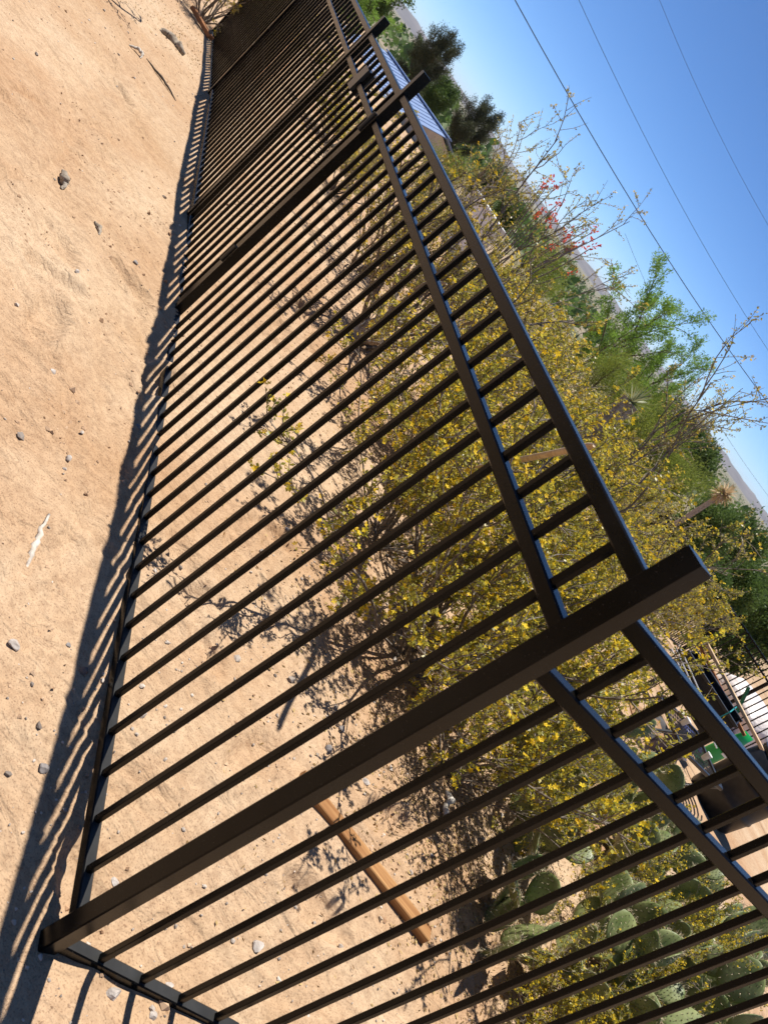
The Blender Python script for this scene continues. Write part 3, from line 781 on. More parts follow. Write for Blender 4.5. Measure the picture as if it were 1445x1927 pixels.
# ------------------------------------------------------------------ prickly pear cactus
def pad_meshes(seed, L, Wd, T):
    r = np.random.default_rng(seed)
    us = np.linspace(0.02, .985, 11); n = 14; V = []
    bend = r.uniform(-.03, .03)
    for u in us:
        w = Wd/2*(math.sin(math.pi*min(1, u**.82))**.62)*(.72+.42*u)/1.0
        t = T/2*(math.sin(math.pi*u)**.5)
        for k in range(n):
            a = k/n*2*math.pi
            V.append((w*math.cos(a)*(1+.03*math.sin(3*a+seed)), t*math.sin(a) + bend*u*u, u*L))
    i = np.arange(n); j = (i+1) % n
    q = np.concatenate([np.stack([k*n+i, k*n+j, (k+1)*n+j, (k+1)*n+i], 1) for k in range(len(us)-1)])
    V.append((0, 0, 0)); V.append((0, bend, L)); b, tp = len(V)-2, len(V)-1
    t3 = np.concatenate([np.stack([j, i, np.full(n, b)], 1), np.stack([(len(us)-1)*n+i, (len(us)-1)*n+j, np.full(n, tp)], 1)])
    pm = mesh_np('pad', np.array(V), [q, t3], True); pm.materials.append(MT['pad'])
    SP_ = MB(); AR = MB()
    def prick(p, nr, k, ln):
        for _ in range(k):
            d = nr*.9 + rand_unit(r)*.7; d /= np.linalg.norm(d); s = np.cross(d, rand_unit(r)); s /= np.linalg.norm(s)
            l = ln*r.uniform(.6, 1.3)
            SP_.add([p+s*.0011, p-s*.0011, p+d*l], t=[(0, 1, 2)])
    for a in range(8):
        for bq in range(6):
            u = .14+.80*a/8+r.uniform(-.015, .015)
            f = (bq-2.5+(a % 2)*.5)/3.2
            if abs(f) > .93: continue
            w = Wd/2*(math.sin(math.pi*u**.82)**.62)*(.72+.42*u); t = T/2*(math.sin(math.pi*u)**.5)
            for sg in (-1, 1):
                yy = sg*t*math.sqrt(max(0, 1-f*f)); p = np.array((w*f, yy*1.01 + bend*u*u, u*L)); nr = np.array((f*.3, sg, .1))
                e1 = np.array((.0026, 0, 0)); e3 = np.array((0, 0, .0034)); o_ = np.array((0, sg*.0016, 0))
                AR.add([p+o_-e1, p+o_-e3, p+o_+e1, p+o_+e3], [(0, 1, 2, 3)])
                prick(p, nr, 1 if r.random() < .5 else 2, .017)
    for k in range(26):
        th = -.35+ (math.pi+.7)*k/25
        u = .55+.43*math.sin(th) if True else 0
        u = min(max(u, .08), .98)
        w = Wd/2*(math.sin(math.pi*u**.82)**.62)*(.72+.42*u)
        p = np.array((w*(1 if math.cos(th) > 0 else -1), bend*u*u, u*L)); prick(p, np.array((math.cos(th), 0, math.sin(th)*.8)), 3, .026)
    ms = SP_.mesh('spines'); ms.materials.append(MT['spine']); ma = AR.mesh('areoles'); ma.materials.append(MT['areole'])
    return pm, ms, ma, L, Wd
PADS = [pad_meshes(41, .24, .19, .028), pad_meshes(42, .21, .195, .026), pad_meshes(43, .26, .185, .03), pad_meshes(44, .17, .155, .024)]
def cactus(loc, seed, levels, nb, sc, label):
    r = np.random.default_rng(seed); z = gz(*loc)
    o = empty('prickly_pear', (loc[0], loc[1], z - .02), label, 'cactus', 'prickly pear cacti behind the short fence run')
    def add(M, pv):
        pm, ms, ma, L, Wd = PADS[pv]
        p = obj('pad', pm, None, o); p.matrix_local = M
        obj('spines', ms, None, p)['kind'] = 'stuff'; obj('areoles', ma, None, p)['kind'] = 'stuff'
    def grow(M, lv):
        pv = r.integers(0, 4) if lv < levels-1 else r.choice([0, 1, 3])
        add(M, pv)
        if lv >= levels-1: return
        pm, ms, ma, L, Wd = PADS[pv]
        k = r.integers(1, 3) if lv > 0 else r.integers(2, 4)
        for a in range(k):
            f = (a-(k-1)/2)/max(1, k-1) if k > 1 else r.uniform(-.3, .3)
            x = f*Wd*.62; zz = L*(.93 - abs(f)*.22)
            R = Matrix.Rotation(f*.9+r.uniform(-.2, .2), 4, 'Y') @ Matrix.Rotation(r.uniform(-.45, .45), 4, 'X') @ Matrix.Rotation(r.uniform(-1.0, 1.0), 4, 'Z')
            s_ = r.uniform(.82, 1.02)
            grow(M @ Matrix.Translation((x, 0, zz)) @ R @ Matrix.Scale(s_, 4), lv+1)
    for b in range(nb):
        a = b/nb*2*math.pi+r.uniform(-.4, .4); rr = r.uniform(.03, .2)
        M = Matrix.Translation((math.cos(a)*rr, math.sin(a)*rr, 0)) @ Matrix.Rotation(r.uniform(0, 3.1), 4, 'Z') @ Matrix.Rotation(r.uniform(-.5, .5), 4, 'X') @ Matrix.Rotation(r.uniform(-.6, .6), 4, 'Y') @ Matrix.Scale(sc, 4)
        grow(M, 0)
for loc, sd_, lv, nb, sc, lb in [
    ((1.12, 1.42), 1, 2, 4, .92, 'low prickly pear with fallen pads at the left front of the clump'),
    ((1.15, 1.98), 2, 3, 4, .9, 'prickly pear at the back left of the clump under the creosote'),
    ((1.62, 1.62), 3, 3, 5, .95, 'prickly pear in the front middle of the clump'),
    ((1.72, 2.25), 4, 3, 5, 1.0, 'tall prickly pear in the middle of the clump'),
    ((2.2, 1.98), 5, 3, 5, 1.0, 'prickly pear at the right of the clump beside the dried yucca'),
    ((2.38, 2.62), 6, 3, 5, 1.05, 'prickly pear at the back right against the open sand'),
    ((1.35, 2.72), 7, 3, 4, .95, 'prickly pear behind the clump below the long black box'),
    ((2.0, 1.45), 8, 2, 5, .95, 'low prickly pear at the right front of the clump'),
    ((1.95, 2.95), 9, 3, 5, 1.0, 'prickly pear at the very back of the clump beside the open sand')]:
    cactus(loc, sd_, lv, nb, sc, lb)

# ------------------------------------------------------------------ timber, sticks, stones, litter
def beam(name, a, b, w, h, material, label, cat, ch=.003, up=(0, 0, 1)):
    a = np.array(a); b = np.array(b); c = (a+b)/2
    L = np.linalg.norm(b-a); d = (b-a)/L
    mb = MB().bar((-L/2, 0, 0), (L/2, 0, 0), w, h, ch)
    o = mb.build(name, MT[material])
    o.matrix_world = Matrix.Translation(Vector(c)) @ Vector(d).to_track_quat('X', 'Z').to_matrix().to_4x4()
    return tag(o, label, cat)
za = gz(.18, .93); zb_ = gz(.85, 1.0)
beam('timber', (.19, .887, za+.014), (.845, .985, zb_+.016), .054, .036, 'timber', 'sawn yellow timber lying on the sand behind the corner post', 'timber')
def stone(x, y, s, seed, m, label):
    r = np.random.default_rng(seed)
    import bmesh
    bm = bmesh.new(); bmesh.ops.create_icosphere(bm, subdivisions=2, radius=1)
    k = [(rand_unit(r), r.uniform(.5, .85)) for _ in range(12)]
    for v in bm.verts:
        p = np.array(v.co)
        for n, d in k:
            e = p @ n - d
            if e > 0: p = p - n*e
        v.co = (p + rand_unit(r)*.035)*np.array((1, .78, .62))*s
    for f in bm.faces: f.smooth = False
    me = bpy.data.meshes.new('stone'); bm.to_mesh(me); bm.free()
    o = obj('stone', me, MT[m]); o.location = (x, y, gz(x, y)+s*.12); o.rotation_euler = (r.uniform(-.3, .3), r.uniform(-.3, .3), r.uniform(0, 6))
    tag(o, label, 'stone', 'loose stones on the sand')
for i, (x, y, s, m_, lb) in enumerate([
    (-.289, .193, .030, 'stone2', 'rounded grey stone at the shadow edge near the corner post'),
    (-.982, .849, .022, 'stone', 'pale stone in a small cluster on the open sand left of the fence shadow'),
    (-.955, .815, .014, 'stone', 'small pale chip beside the pale stone cluster'),
    (-1.705, 1.53, .026, 'stone', 'white stone alone on the sand at the middle left'),
    (-1.29, 1.055, .024, 'stone', 'pair-like pale stone left of the shadow below the white stone'),
    (-1.043, 1.272, .026, 'stone2', 'grey brown stone right on the fence shadow edge'),
    (.013, .198, .026, 'stone', 'pinkish stone right beside the corner post foot inside the fence'),
    (.384, .418, .036, 'stone', 'rounded buff stone between the pickets of the short run'),
    (.208, 1.25, .030, 'stone2', 'dark grey stone in the bush shadow behind the timber'),
    (.209, 1.111, .034, 'stone2', 'grey stone in dappled shade left of the timber end'),
    (.386, 1.17, .030, 'stone', 'pale stone just behind the timber'),
    (.171, .048, .034, 'stone', 'lumpy pale concrete chunk under the short run near the corner post'),
    (-.414, 1.971, .024, 'stone', 'white stone at the edge of the nearest bush'),
    (-.561, .30, .030, 'stone', 'pale stone at the left edge of the picture'),
    (-.502, .448, .018, 'stone2', 'small brown stone in a scatter of pebbles beside the shadow'),
    (-1.006, 3.926, .035, 'stone', 'pale pink stone at the edge of the bush shade'),
    (.263, .167, .020, 'stone', 'small white stone by the second picket of the short run'),
    (.27, .088, .022, 'stone', 'whitish stone below the rail of the short run'),
    (-1.43, 4.12, .05, 'stone', 'pale stone below the thick woody trunk'),
    (-1.794, 2.0, .034, 'stone2', 'dark curved stone on the sand left of the gate')]):
    stone(x, y, s*.62, 100+i, m_, lb)
def stick(name, pts, radii, m_, label, cat, lift=.5):
    P0 = np.array([(x, y, gz(x, y)+rr*lift+h) for (x, y, h), rr in zip(pts, radii)]); r = np.random.default_rng(int(abs(P0[0][0])*1000))
    t0 = np.linspace(0, 1, len(P0)); t1 = np.linspace(0, 1, 15)
    P = np.column_stack([np.interp(t1, t0, P0[:, i]) for i in range(3)]); radii = np.interp(t1, t0, radii)*r.uniform(.72, 1.25, 15)
    P = P + r.normal(size=P.shape)*(radii*.28)[:, None]; c = P.mean(0)
    o = MB().tube(P-c, radii, 7).build(name, MT[m_], None, True); o.location = tuple(c)
    return tag(o, label, cat)
stick('dry_stick', [(-.835, .64, 0), (-.81, .60, .004), (-.785, .565, .002), (-.755, .52, 0), (-.725, .49, 0)], [.003, .006, .008, .009, .004], 'palewood', 'bleached forked stick on the sand at the left edge', 'stick')
stick('bark_piece', [(-2.27, 1.95, 0), (-2.23, 1.925, .006), (-2.19, 1.895, .004), (-2.17, 1.87, 0)], [.006, .018, .017, .006], 'oldwood', 'piece of brown bark on the sand at the upper left', 'bark')
stick('bark_piece', [(-1.99, 1.90, 0), (-1.955, 1.895, .003), (-1.93, 1.88, 0)], [.004, .012, .005], 'oldwood', 'small sliver of bark below the upper left bark piece', 'bark')
stick('short_log', [(-4.33, 4.98, 0), (-4.26, 5.01, .006), (-4.20, 5.04, .006), (-4.13, 5.09, 0)], [.02, .032, .032, .02], 'oldwood', 'short weathered log near the far end of the fence shadow', 'log')
stick('fallen_twig', [(-3.72, 4.13, 0), (-3.6, 4.16, .01), (-3.5, 4.17, .01), (-3.4, 4.17, 0)], [.004, .008, .007, .004], 'darkbark', 'thin dark twig on the sand below the short log', 'stick')
stick('curled_bark', [(-3.80, 4.02, 0), (-3.77, 4.06, .02), (-3.72, 4.07, .02), (-3.70, 4.04, 0)], [.006, .012, .012, .005], 'palewood', 'small white curl of bark among the branch shadows', 'bark')
stick('dead_branch', [(.70, 1.63, 0), (.73, 1.58, .015), (.72, 1.53, .01), (.74, 1.48, .02), (.73, 1.43, 0)], [.006, .014, .012, .010, .005], 'palewood', 'pale twisted dead branch on the litter left of the cactus', 'stick')
beam('rusty_board', (-5.06, 6.74, gz(-5.06, 6.74)+.03), (-5.44, 6.82, gz(-5.44, 6.82)+.05), .07, .04, 'rustwood', 'rust brown board leaning at the far end of the long fence run', 'board')
# old exposed trunk of the woody creosote
def old_trunk():
    o = empty('tree_stump', (-1.42, 4.30, gz(-1.42, 4.30)), 'thick pale woody trunk with gnarled limbs in the bush shade', 'trunk')
    MB().tube([(0, -.02, -.06), (.0, 0, .12), (.05, .03, .28), (.04, .08, .42)], [.05, .042, .036, .03], 9).build('trunk', MT['oldwood'], o, True)
    for a, L in ((.3, .7), (1.4, .65), (2.6, .6), (-.4, .75), (3.9, .5), (5.0, .55)):
        r = np.random.default_rng(int(a*10)+9)
        S = polyline((.03, .05, .25+.02*a), (math.cos(a), math.sin(a), .5), L, 6, r, .1, .4)
        MB().tube(S, np.linspace(.026, .008, 7), 7).build('limb', MT['oldwood'], o, True)
old_trunk()

# scattered pebbles and litter that nobody could count
def pebbles():
    r = np.random.default_rng(77)
    t = (1+5**.5)/2
    iv = np.array([(-1,t,0),(1,t,0),(-1,-t,0),(1,-t,0),(0,-1,t),(0,1,t),(0,-1,-t),(0,1,-t),(t,0,-1),(t,0,1),(-t,0,-1),(-t,0,1)], float)/math.sqrt(1+t*t)
    it = np.array([(0,11,5),(0,5,1),(0,1,7),(0,7,10),(0,10,11),(1,5,9),(5,11,4),(11,10,2),(10,7,6),(7,1,8),(3,9,4),(3,4,2),(3,2,6),(3,6,8),(3,8,9),(4,9,5),(2,4,11),(6,2,10),(8,6,7),(9,8,1)])
    N = 4200
    x = np.where(r.random(N) < .45, r.uniform(-.5, 1.6, N), r.uniform(-5.5, 2.4, N)); y = np.where(x > -.5, r.uniform(-.5, 2.4, N), r.uniform(-.4, 6, N))
    s = .0028*np.exp(r.normal(0, .6, N)).clip(.4, 5)
    z = ground_h(x, y)
    V = iv[None]*(1+.35*r.uniform(-1, 1, (N, 12, 1)))*np.array((1, .8, .6))[None, None]
    a = r.uniform(0, 6.28, N); c, q = np.cos(a)[:, None], np.sin(a)[:, None]
    Vx = V[..., 0]*c - V[..., 1]*q; Vy = V[..., 0]*q + V[..., 1]*c
    V = np.stack([Vx, Vy, V[..., 2]], -1)*s[:, None, None] + np.stack([x, y, z+s*.3], -1)[:, None, :]
    T = (it[None] + (np.arange(N)*12)[:, None, None]).reshape(-1, 3)
    o = obj('gravel', mesh_np('gravel', V.reshape(-1, 3), [T], False, np.repeat(r.random(N), 20)), mat('pebble', (0.16, 0.13, 0.11), .9, .2, attr=(0.60, 0.52, 0.44)))
    tag(o, 'small pebbles and grit scattered over the sand', 'gravel', kind='stuff')
pebbles()
def clods():
    r = np.random.default_rng(79)
    base = np.array([(1,0,0),(-1,0,0),(0,1,0),(0,-1,0),(0,0,1),(0,0,-1)], float)
    tri = np.array([(0,2,4),(2,1,4),(1,3,4),(3,0,4),(2,0,5),(1,2,5),(3,1,5),(0,3,5)])
    C = []
    for k in range(150):
        c = np.array((r.uniform(-5.5, 1.6), r.uniform(-.5, 6.5))); n = int(r.uniform(10, 70)); C.append(c + r.normal(size=(n, 2))*r.uniform(.05, .30))
    C = np.concatenate(C); N = len(C); s_ = .0030*np.exp(r.normal(0, .55, N)); z = ground_h(C[:, 0], C[:, 1])
    V = base[None]*(1+.4*r.uniform(-1, 1, (N, 6, 1))) + r.normal(size=(N, 6, 3))*.18
    V = V*np.array((1, 1, .75))*s_[:, None, None] + np.column_stack([C, z+s_*.2])[:, None, :]
    T = (tri[None] + (np.arange(N)*6)[:, None, None]).reshape(-1, 3)
    o = obj('sand_clods', mesh_np('sand_clods', V.reshape(-1, 3), [T], False, np.repeat(r.random(N), 8)), mat('sand_clod', (0.36, 0.22, 0.13), .95, .1, attr=(0.58, 0.41, 0.27)))
    tag(o, 'crumbs of dried sand lying loose on the ground', 'sand', kind='stuff')
clods()
def litter():
    r = np.random.default_rng(78); P = []
    for cx_, cy_, sx_, n in [(.45, 1.75, .45, 3600), (.95, 1.45, .40, 4200), (1.55, 1.5, .45, 2200), (2.2, 1.6, .5, 1800), (-.2, 2.9, .5, 1800), (-1.3, 4.2, .6, 2000), (-.6, 4.0, .6, 1600), (-4.4, 5.6, .8, 2600), (1.4, 2.5, .6, 1500), (.35, .45, .35, 140), (-2.2, 5.1, .6, 900)]:
        P.append(r.normal(size=(n, 2))*sx_*np.array((1, .8)) + np.array((cx_, cy_)))
    P = np.concatenate(P); keep = (P @ NA[:2] > .25) & (P @ NB2 > .12) | (P[:, 0] < -3.5); P = P[keep]
    z = ground_h(P[:, 0], P[:, 1]); n = len(P)
    D = r.normal(size=(n, 3))*np.array((1, 1, .25)); sz = r.uniform(.006, .02, n)
    V, Q = leaf_quads(np.column_stack([P, z+.004]), D, sz, sz*r.uniform(.2, .6, n), r)
    o = obj('leaf_litter', mesh_np('leaf_litter', V, [Q], False, r.random(n)), MT['litter'])
    tag(o, 'dry fallen leaves and twigs under the bushes and cacti', 'leaf litter', kind='stuff')
litter()

# wooden tool handle leaning in the bush
tip = np.array((-0.11, 1.275, 1.321)); low = np.array((-0.18, 1.781, 0.996)); dd = (tip-low)/np.linalg.norm(tip-low)
foot = low - dd*((low[2]-.04)/dd[2]); foot[2] = gz(foot[0], foot[1])
dd = (tip-foot); LH = np.linalg.norm(dd); dd = dd/LH
o = MB().tube([(0, 0, 0), (0, 0, LH*.5), (0, 0, LH*.93), (0, 0, LH*.985), (0, 0, LH)], [.0105, .0105, .0115, .0118, .006], 12).build('garden_stake', MT['handle'], None, True)
o.matrix_world = Matrix.Translation(Vector(foot)) @ Vector(dd).to_track_quat('Z', 'Y').to_matrix().to_4x4()
tag(o, 'round wooden tool handle sticking up behind the top rail', 'tool handle')

# ------------------------------------------------------------------ yard clutter beyond the cactus
def at_pol(b, d, e=None):
    x, y = polar(b, d); return (x, y, gz(x, y) if e is None else ez(e, d))
def long_box():
    a = np.array(at_pol(19.6, 8.3)); b = np.array(at_pol(24.8, 8.3)); z0 = min(a[2], b[2])
    c = (a+b)/2; yaw = math.atan2(b[1]-a[1], b[0]-a[0]); L = np.hypot(*(b-a)[:2])
    top = ez(-8.3, 8.3) - z0
    o = empty('tool_box', (c[0], c[1], z0), 'long open black steel box on low legs in the yard', 'box', None, yaw)
    h = .30; t = .012; w = .42
    MB().box((0, -w/2, top-h/2), (L, t, h)).build('side_panel', MT['black'], o)
    MB().box((0, w/2, top-h/2), (L, t, h)).build('side_panel', MT['black'], o)
    for s in (-1, 1):
        MB().box((s*(L/2-t/2), 0, top-h/2-.002), (t, w-t*1.2, h-.004)).build('end_panel', MT['black'], o)
    MB().box((0, 0, top-h+.02), (L-.03, w-.03, .012)).build('floor_panel', MT['black'], o)
    for s in (-1, 1):
        MB().bar((-L/2-.01, s*(w/2+.012), top+.004), (L/2+.01, s*(w/2+.012), top+.004), .03, .03).build('rim', MT['blackmetal'], o)
        for q_ in (-1, 1):
            MB().bar((q_*(L/2-.08), s*(w/2-.05), -.12), (q_*(L/2-.08), s*(w/2-.05), top-h+.01), .04).build('leg', MT['blackmetal'], o)
    for k, lb in enumerate(('topmost pale conduit rod along the front of the black box', 'middle pale conduit rod along the front of the black box', 'lowest pale conduit rod along the front of the black box')):
        p = MB().tube([(-L*.62, 0, .07+.0*k), (0, 0, 0), (L*.62, 0, -.06)], .006, 8).build('conduit_rod', MT['conduit'])
        v = Vector((0, -w/2-.05-.02*k, top-.10-.035*k)); v.rotate(Matrix.Rotation(yaw, 3, 'Z'))
        p.location = (c[0]+v.x, c[1]+v.y, z0+v.z); p.rotation_euler = (0, 0, yaw); tag(p, lb, 'conduit', 'pale conduit rods')
    cord = MB().tube([(0, -w/2-.02, top-.16), (.0, -w/2-.03, top+.03), (.0, w/2, top+.04)], .006, 6).build('strap', mat('teal_strap', (.02, .25, .27), .6), o)
    cord.location.x = .25
long_box()
x0 = np.array(at_pol(19.3, 8.9, -7.2)); x1 = np.array(at_pol(27.6, 8.0, -7.95))
beam('wooden_pole', x0, x1, .045, .03, 'lumber', 'long pale wooden batten lying across the black box', 'batten')
x0 = np.array(at_pol(19.6, 8.85, -7.7)); x1 = np.array(at_pol(25.6, 8.6, -8.35))
beam('wooden_pole', x0, x1, .03, .03, 'rustwood', 'thin brown batten lying behind the pale batten', 'batten')
def bin_():
    x, y, z = at_pol(24.2, 6.7); zt = ez(-10.9, 6.7)-z
    o = empty('plastic_bucket', (x, y, z), 'dark navy plastic bin with a blue lid', 'bin', None, .3)
    h = max(zt, .25)
    mb = MB(); mb.lathe([(.10, 0), (.105, .01), (.125, h*.86), (.132, h*.86), (.132, h*.9)], 18); mb.build('body', MT['navy'], o, True)
    MB().lathe([(.137, h*.9), (.137, h*.95), (.11, h), (.0, h*1.02)], 18).build('lid', MT['blue'], o, True)
    MB().tube([(-.05, -.128, h*.55), (-.05, -.15, h*.6), (.05, -.15, h*.6), (.05, -.128, h*.55)], .006, 6).build('handle', MT['conduit'], o)
    MB().tube([(.10, -.08, h*.92), (.12, -.11, h*.75), (.06, -.15, h*.8), (.0, -.13, h*.95)], .008, 6).build('strap', MT['greenbag'], o)
bin_()
def bag():
    x, y, z = at_pol(25.7, 9.4); zt = ez(-8.2, 9.4)-z
    o = empty('soil_bag', (x, y, z), 'bright green plastic bag standing behind the black box', 'bag', None, .4)
    h = zt+.02; V = []; n = 16
    for u in np.linspace(0, 1, 9):
        for k in range(n):
            a = k/n*2*math.pi; w = .11*(1-.25*u*u)*(1+.05*math.sin(4*a+u*7)); t = .085*(1-u**3*.93)*(1+.08*math.sin(3*a-u*5))
            V.append((w*math.cos(a), t*math.sin(a), u*h))
    i = np.arange(n); j = (i+1) % n
    q = np.concatenate([np.stack([k*n+i, k*n+j, (k+1)*n+j, (k+1)*n+i], 1) for k in range(8)])
    MB().add(V, q, ngons=[tuple(range(n-1, -1, -1)), tuple(range(8*n, 9*n))]).build('sack', MT['greenbag'], o, True)
    MB().box((0.03, -.09, h*.55), (.14, .012, h*.22)).build('label_patch', MT['cup'], o)
bag()
a = np.array(at_pol(24.3, 10.2, -8.2)); b = np.array(at_pol(23.15, 10.2, -6.5))
foot = a - (b-a)*.9
o = empty('steel_post', tuple(foot), 'short green steel post leaning behind the wooden batten', 'post')
MB().bar((0, 0, 0), tuple(b-foot), .045, .012).build('web', MT['tpost'], o); MB().bar(tuple((b-foot)*.02), tuple((b-foot)*.985), .012, .04).build('flange', MT['tpost'], o)
def barrel():
    x, y, z = at_pol(28.3, 8.2); zt = ez(-7.6, 8.2)-z
    o = empty('black_barrel', (x, y, z), 'black plastic barrel at the right edge of the yard', 'barrel')
    MB().lathe([(.24, 0), (.27, .03), (.285, zt*.3), (.295, zt*.33), (.285, zt*.36), (.29, zt*.62), (.30, zt*.65), (.29, zt*.68), (.27, zt*.96), (.25, zt)], 28).build('body', MT['black'], o, True)
    MB().lathe([(.262, zt), (.262, zt+.03), (.24, zt+.035)], 28).build('rim', MT['black'], o)
barrel()
def table():
    x, y, z = at_pol(24.4, 5.7)
    o = empty('mesh_table', (x, y, z), 'black metal garden table with crossed legs and mesh top', 'table', None, .5)
    w, d, h = .52, .46, .42
    for s in (-1, 1):
        MB().bar((-w/2, s*d/2, 0), (w/2, s*d/2-.02*s, h), .02).build('leg', MT['blackmetal'], o)
        MB().bar((w/2, s*d/2-.025*s, 0), (-w/2, s*d/2-.025*s, h), .02).build('leg', MT['blackmetal'], o)
        MB().bar((-w/2, s*d/2, h+.012), (w/2, s*d/2, h+.012), .022).build('rim', MT['blackmetal'], o)
        MB().bar((s*w/2, -d/2+.011, h+.012), (s*w/2, d/2-.011, h+.012), .022).build('rim', MT['blackmetal'], o)
    for k in range(15):
        t = (k+1)/16
        MB().bar((-w/2+w*t, -d/2, h+.010), (-w/2+w*t, d/2, h+.010), .005, ch=.001).build('wire', MT['blackmetal'], o)
        if k % 2: MB().bar((-w/2, -d/2+d*t, h+.005), (w/2, -d/2+d*t, h+.005), .005, ch=.001).build('wire', MT['blackmetal'], o)
    for dx, dy, lb in ((-.1, .05, 'white plastic cup on the left of the mesh table'), (.12, -.05, 'white plastic cup on the right of the mesh table')):
        c = MB().lathe([(.026, 0), (.036, .09), (.038, .092), (.033, .088), (.024, .01)], 16).build('plastic_cup', MT['cup'], None, True)
        c.scale = (.62,)*3; c.location = (x+dx, y+dy, z+h+.023); tag(c, lb, 'cup', 'white cups on the table')
table()
def coil():
    x, y, z = at_pol(26.6, 6.7)
    pts = [(math.cos(t)*(.15+.004*t), math.sin(t)*(.15+.004*t), .012+.0022*t) for t in np.linspace(0, 6.28*5, 110)]
    o = MB().tube(pts, .006, 6).build('wire_coil', MT['blackmetal']); o.location = (x, y, z); tag(o, 'black wire coil lying on the sand right of the mesh table', 'wire coil')
coil()
x, y, z = at_pol(22.2, 6.3)
beam('cardboard_sheet', (x-.16, y, z+.10), (x+.16, y+.1, z+.16), .22, .012, 'cardboard', 'brown cardboard sheet propped left of the navy bin', 'cardboard')
def cloth():
    x, y, z = at_pol(22.7, 6.9); r = np.random.default_rng(4); n = 14
    U, W = np.meshgrid(np.linspace(-1, 1, n), np.linspace(-1, 1, n), indexing='ij')
    Zc = .16*np.exp(-(U**2+W**2)*1.6) + .05*NZ(U*2.5+3, W*2.5) + .012
    I = np.arange(n*n).reshape(n, n); q = np.stack([I[:-1, :-1], I[1:, :-1], I[1:, 1:], I[:-1, 1:]], -1).reshape(-1, 4)
    o = obj('crumpled_cloth', mesh_np('crumpled_cloth', np.stack([U*.2, W*.17, Zc], -1).reshape(-1, 3), [q], True), MT['tarp']); o.location = (x, y, z); tag(o, 'crumpled dark grey cloth on the sand left of the navy bin', 'cloth')
    s = o.modifiers.new('thickness', 'SOLIDIFY'); s.thickness = .006
cloth()

# far iron fence of the yard
def far_top(p): return CAM.z - math.hypot(p[0]-CAM.x, p[1]-CAM.y)*math.tan(rad(4.7))
def far_panel(p, q_, label):
    L = math.hypot(q_[0]-p[0], q_[1]-p[1]); d = ((q_[0]-p[0])/L, (q_[1]-p[1])/L, 0)
    zt = far_top(p); sl = (far_top(q_)-zt)/L; hh = min(zt-gz(p[0], p[1]), far_top(q_)-gz(q_[0], q_[1]))-.06
    panel('picket_fence', p, d, .03, L-.03, zt-hh, zt-.14, zt, [.1+SP*i for i in range(int((L-.15)/SP))], label, sl)
A_, B_, C_ = at_pol(11.2, 9.2), at_pol(19.2, 14.0), at_pol(29.5, 12.2)
def mid(a, b, t): return tuple(a[i]*(1-t)+b[i]*t for i in range(3))
M1 = mid(A_, B_, .5); M1 = (M1[0], M1[1], gz(M1[0], M1[1]))
far_panel(A_, M1, 'far black picket panel nearest behind the corner post top')
far_panel(M1, B_, 'far black picket panel receding to the far fence corner')
far_panel(B_, C_, 'far black picket panel in front of the wrapped pallet')
for p, lb in ((A_, 'far fence post hidden among the creosotes'), (M1, 'far fence post in the middle of the receding far run'), (B_, 'far fence corner post behind the yard'), (mid(B_, C_, .45), 'thick far fence post in front of the wrapped pallet'), (C_, 'far fence post at the right edge of the yard')):
    post(p[:2], far_top(p)+.06, .4, lb)
def pallet():
    x, y, z = at_pol(24.6, 14.6); zt = ez(-6.5, 14.6)-z
    o = empty('wrapped_pallet', (x, y, z), 'pallet wrapped in pinkish white plastic sheet behind the far fence', 'pallet', None, .5)
    for k in range(5):
        MB().box((-.48+.24*k, 0, .12), (.16, 1.2, .02)).build('slat', MT['lumber'], o)
    for k in (-1, 0, 1):
        MB().box((0, k*.54, .055), (1.15, .08, .11)).build('skid', MT['lumber'], o)
    n = 12; V = []
    m_ = 32
    for u in np.linspace(0, 1, n):
        for k in range(m_):
            a = k/m_*2*math.pi; c, s = math.cos(a), math.sin(a); e = 5
            rr = 1/((abs(c)**e+abs(s)**e)**(1/e))
            wob = 1+.05*math.sin(7*a+u*9)+.04*math.sin(13*a-u*6); sh = (1-.28*max(0, u-.75)*4)
            V.append((.58*rr*c*wob*sh, .6*rr*s*wob*sh, .135+u*(zt-.135)))
    i = np.arange(m_); j = (i+1) % m_
    q = np.concatenate([np.stack([k*m_+i, k*m_+j, (k+1)*m_+j, (k+1)*m_+i], 1) for k in range(n-1)])
    MB().add(V, q, ngons=[tuple(range((n-1)*m_, n*m_))]).build('plastic_wrap', MT['sheet'], o, True)
    b = MB().box((0, 0, .09), (.3, .22, .18)).build('brown_box', MT['brick']); b.location = (x-.3, y-.75, gz(x-.3, y-.75)+.001+.45*0); b.rotation_euler = (0, 0, .5); tag(b, 'small red brown box in front of the wrapped pallet', 'box')
pallet()

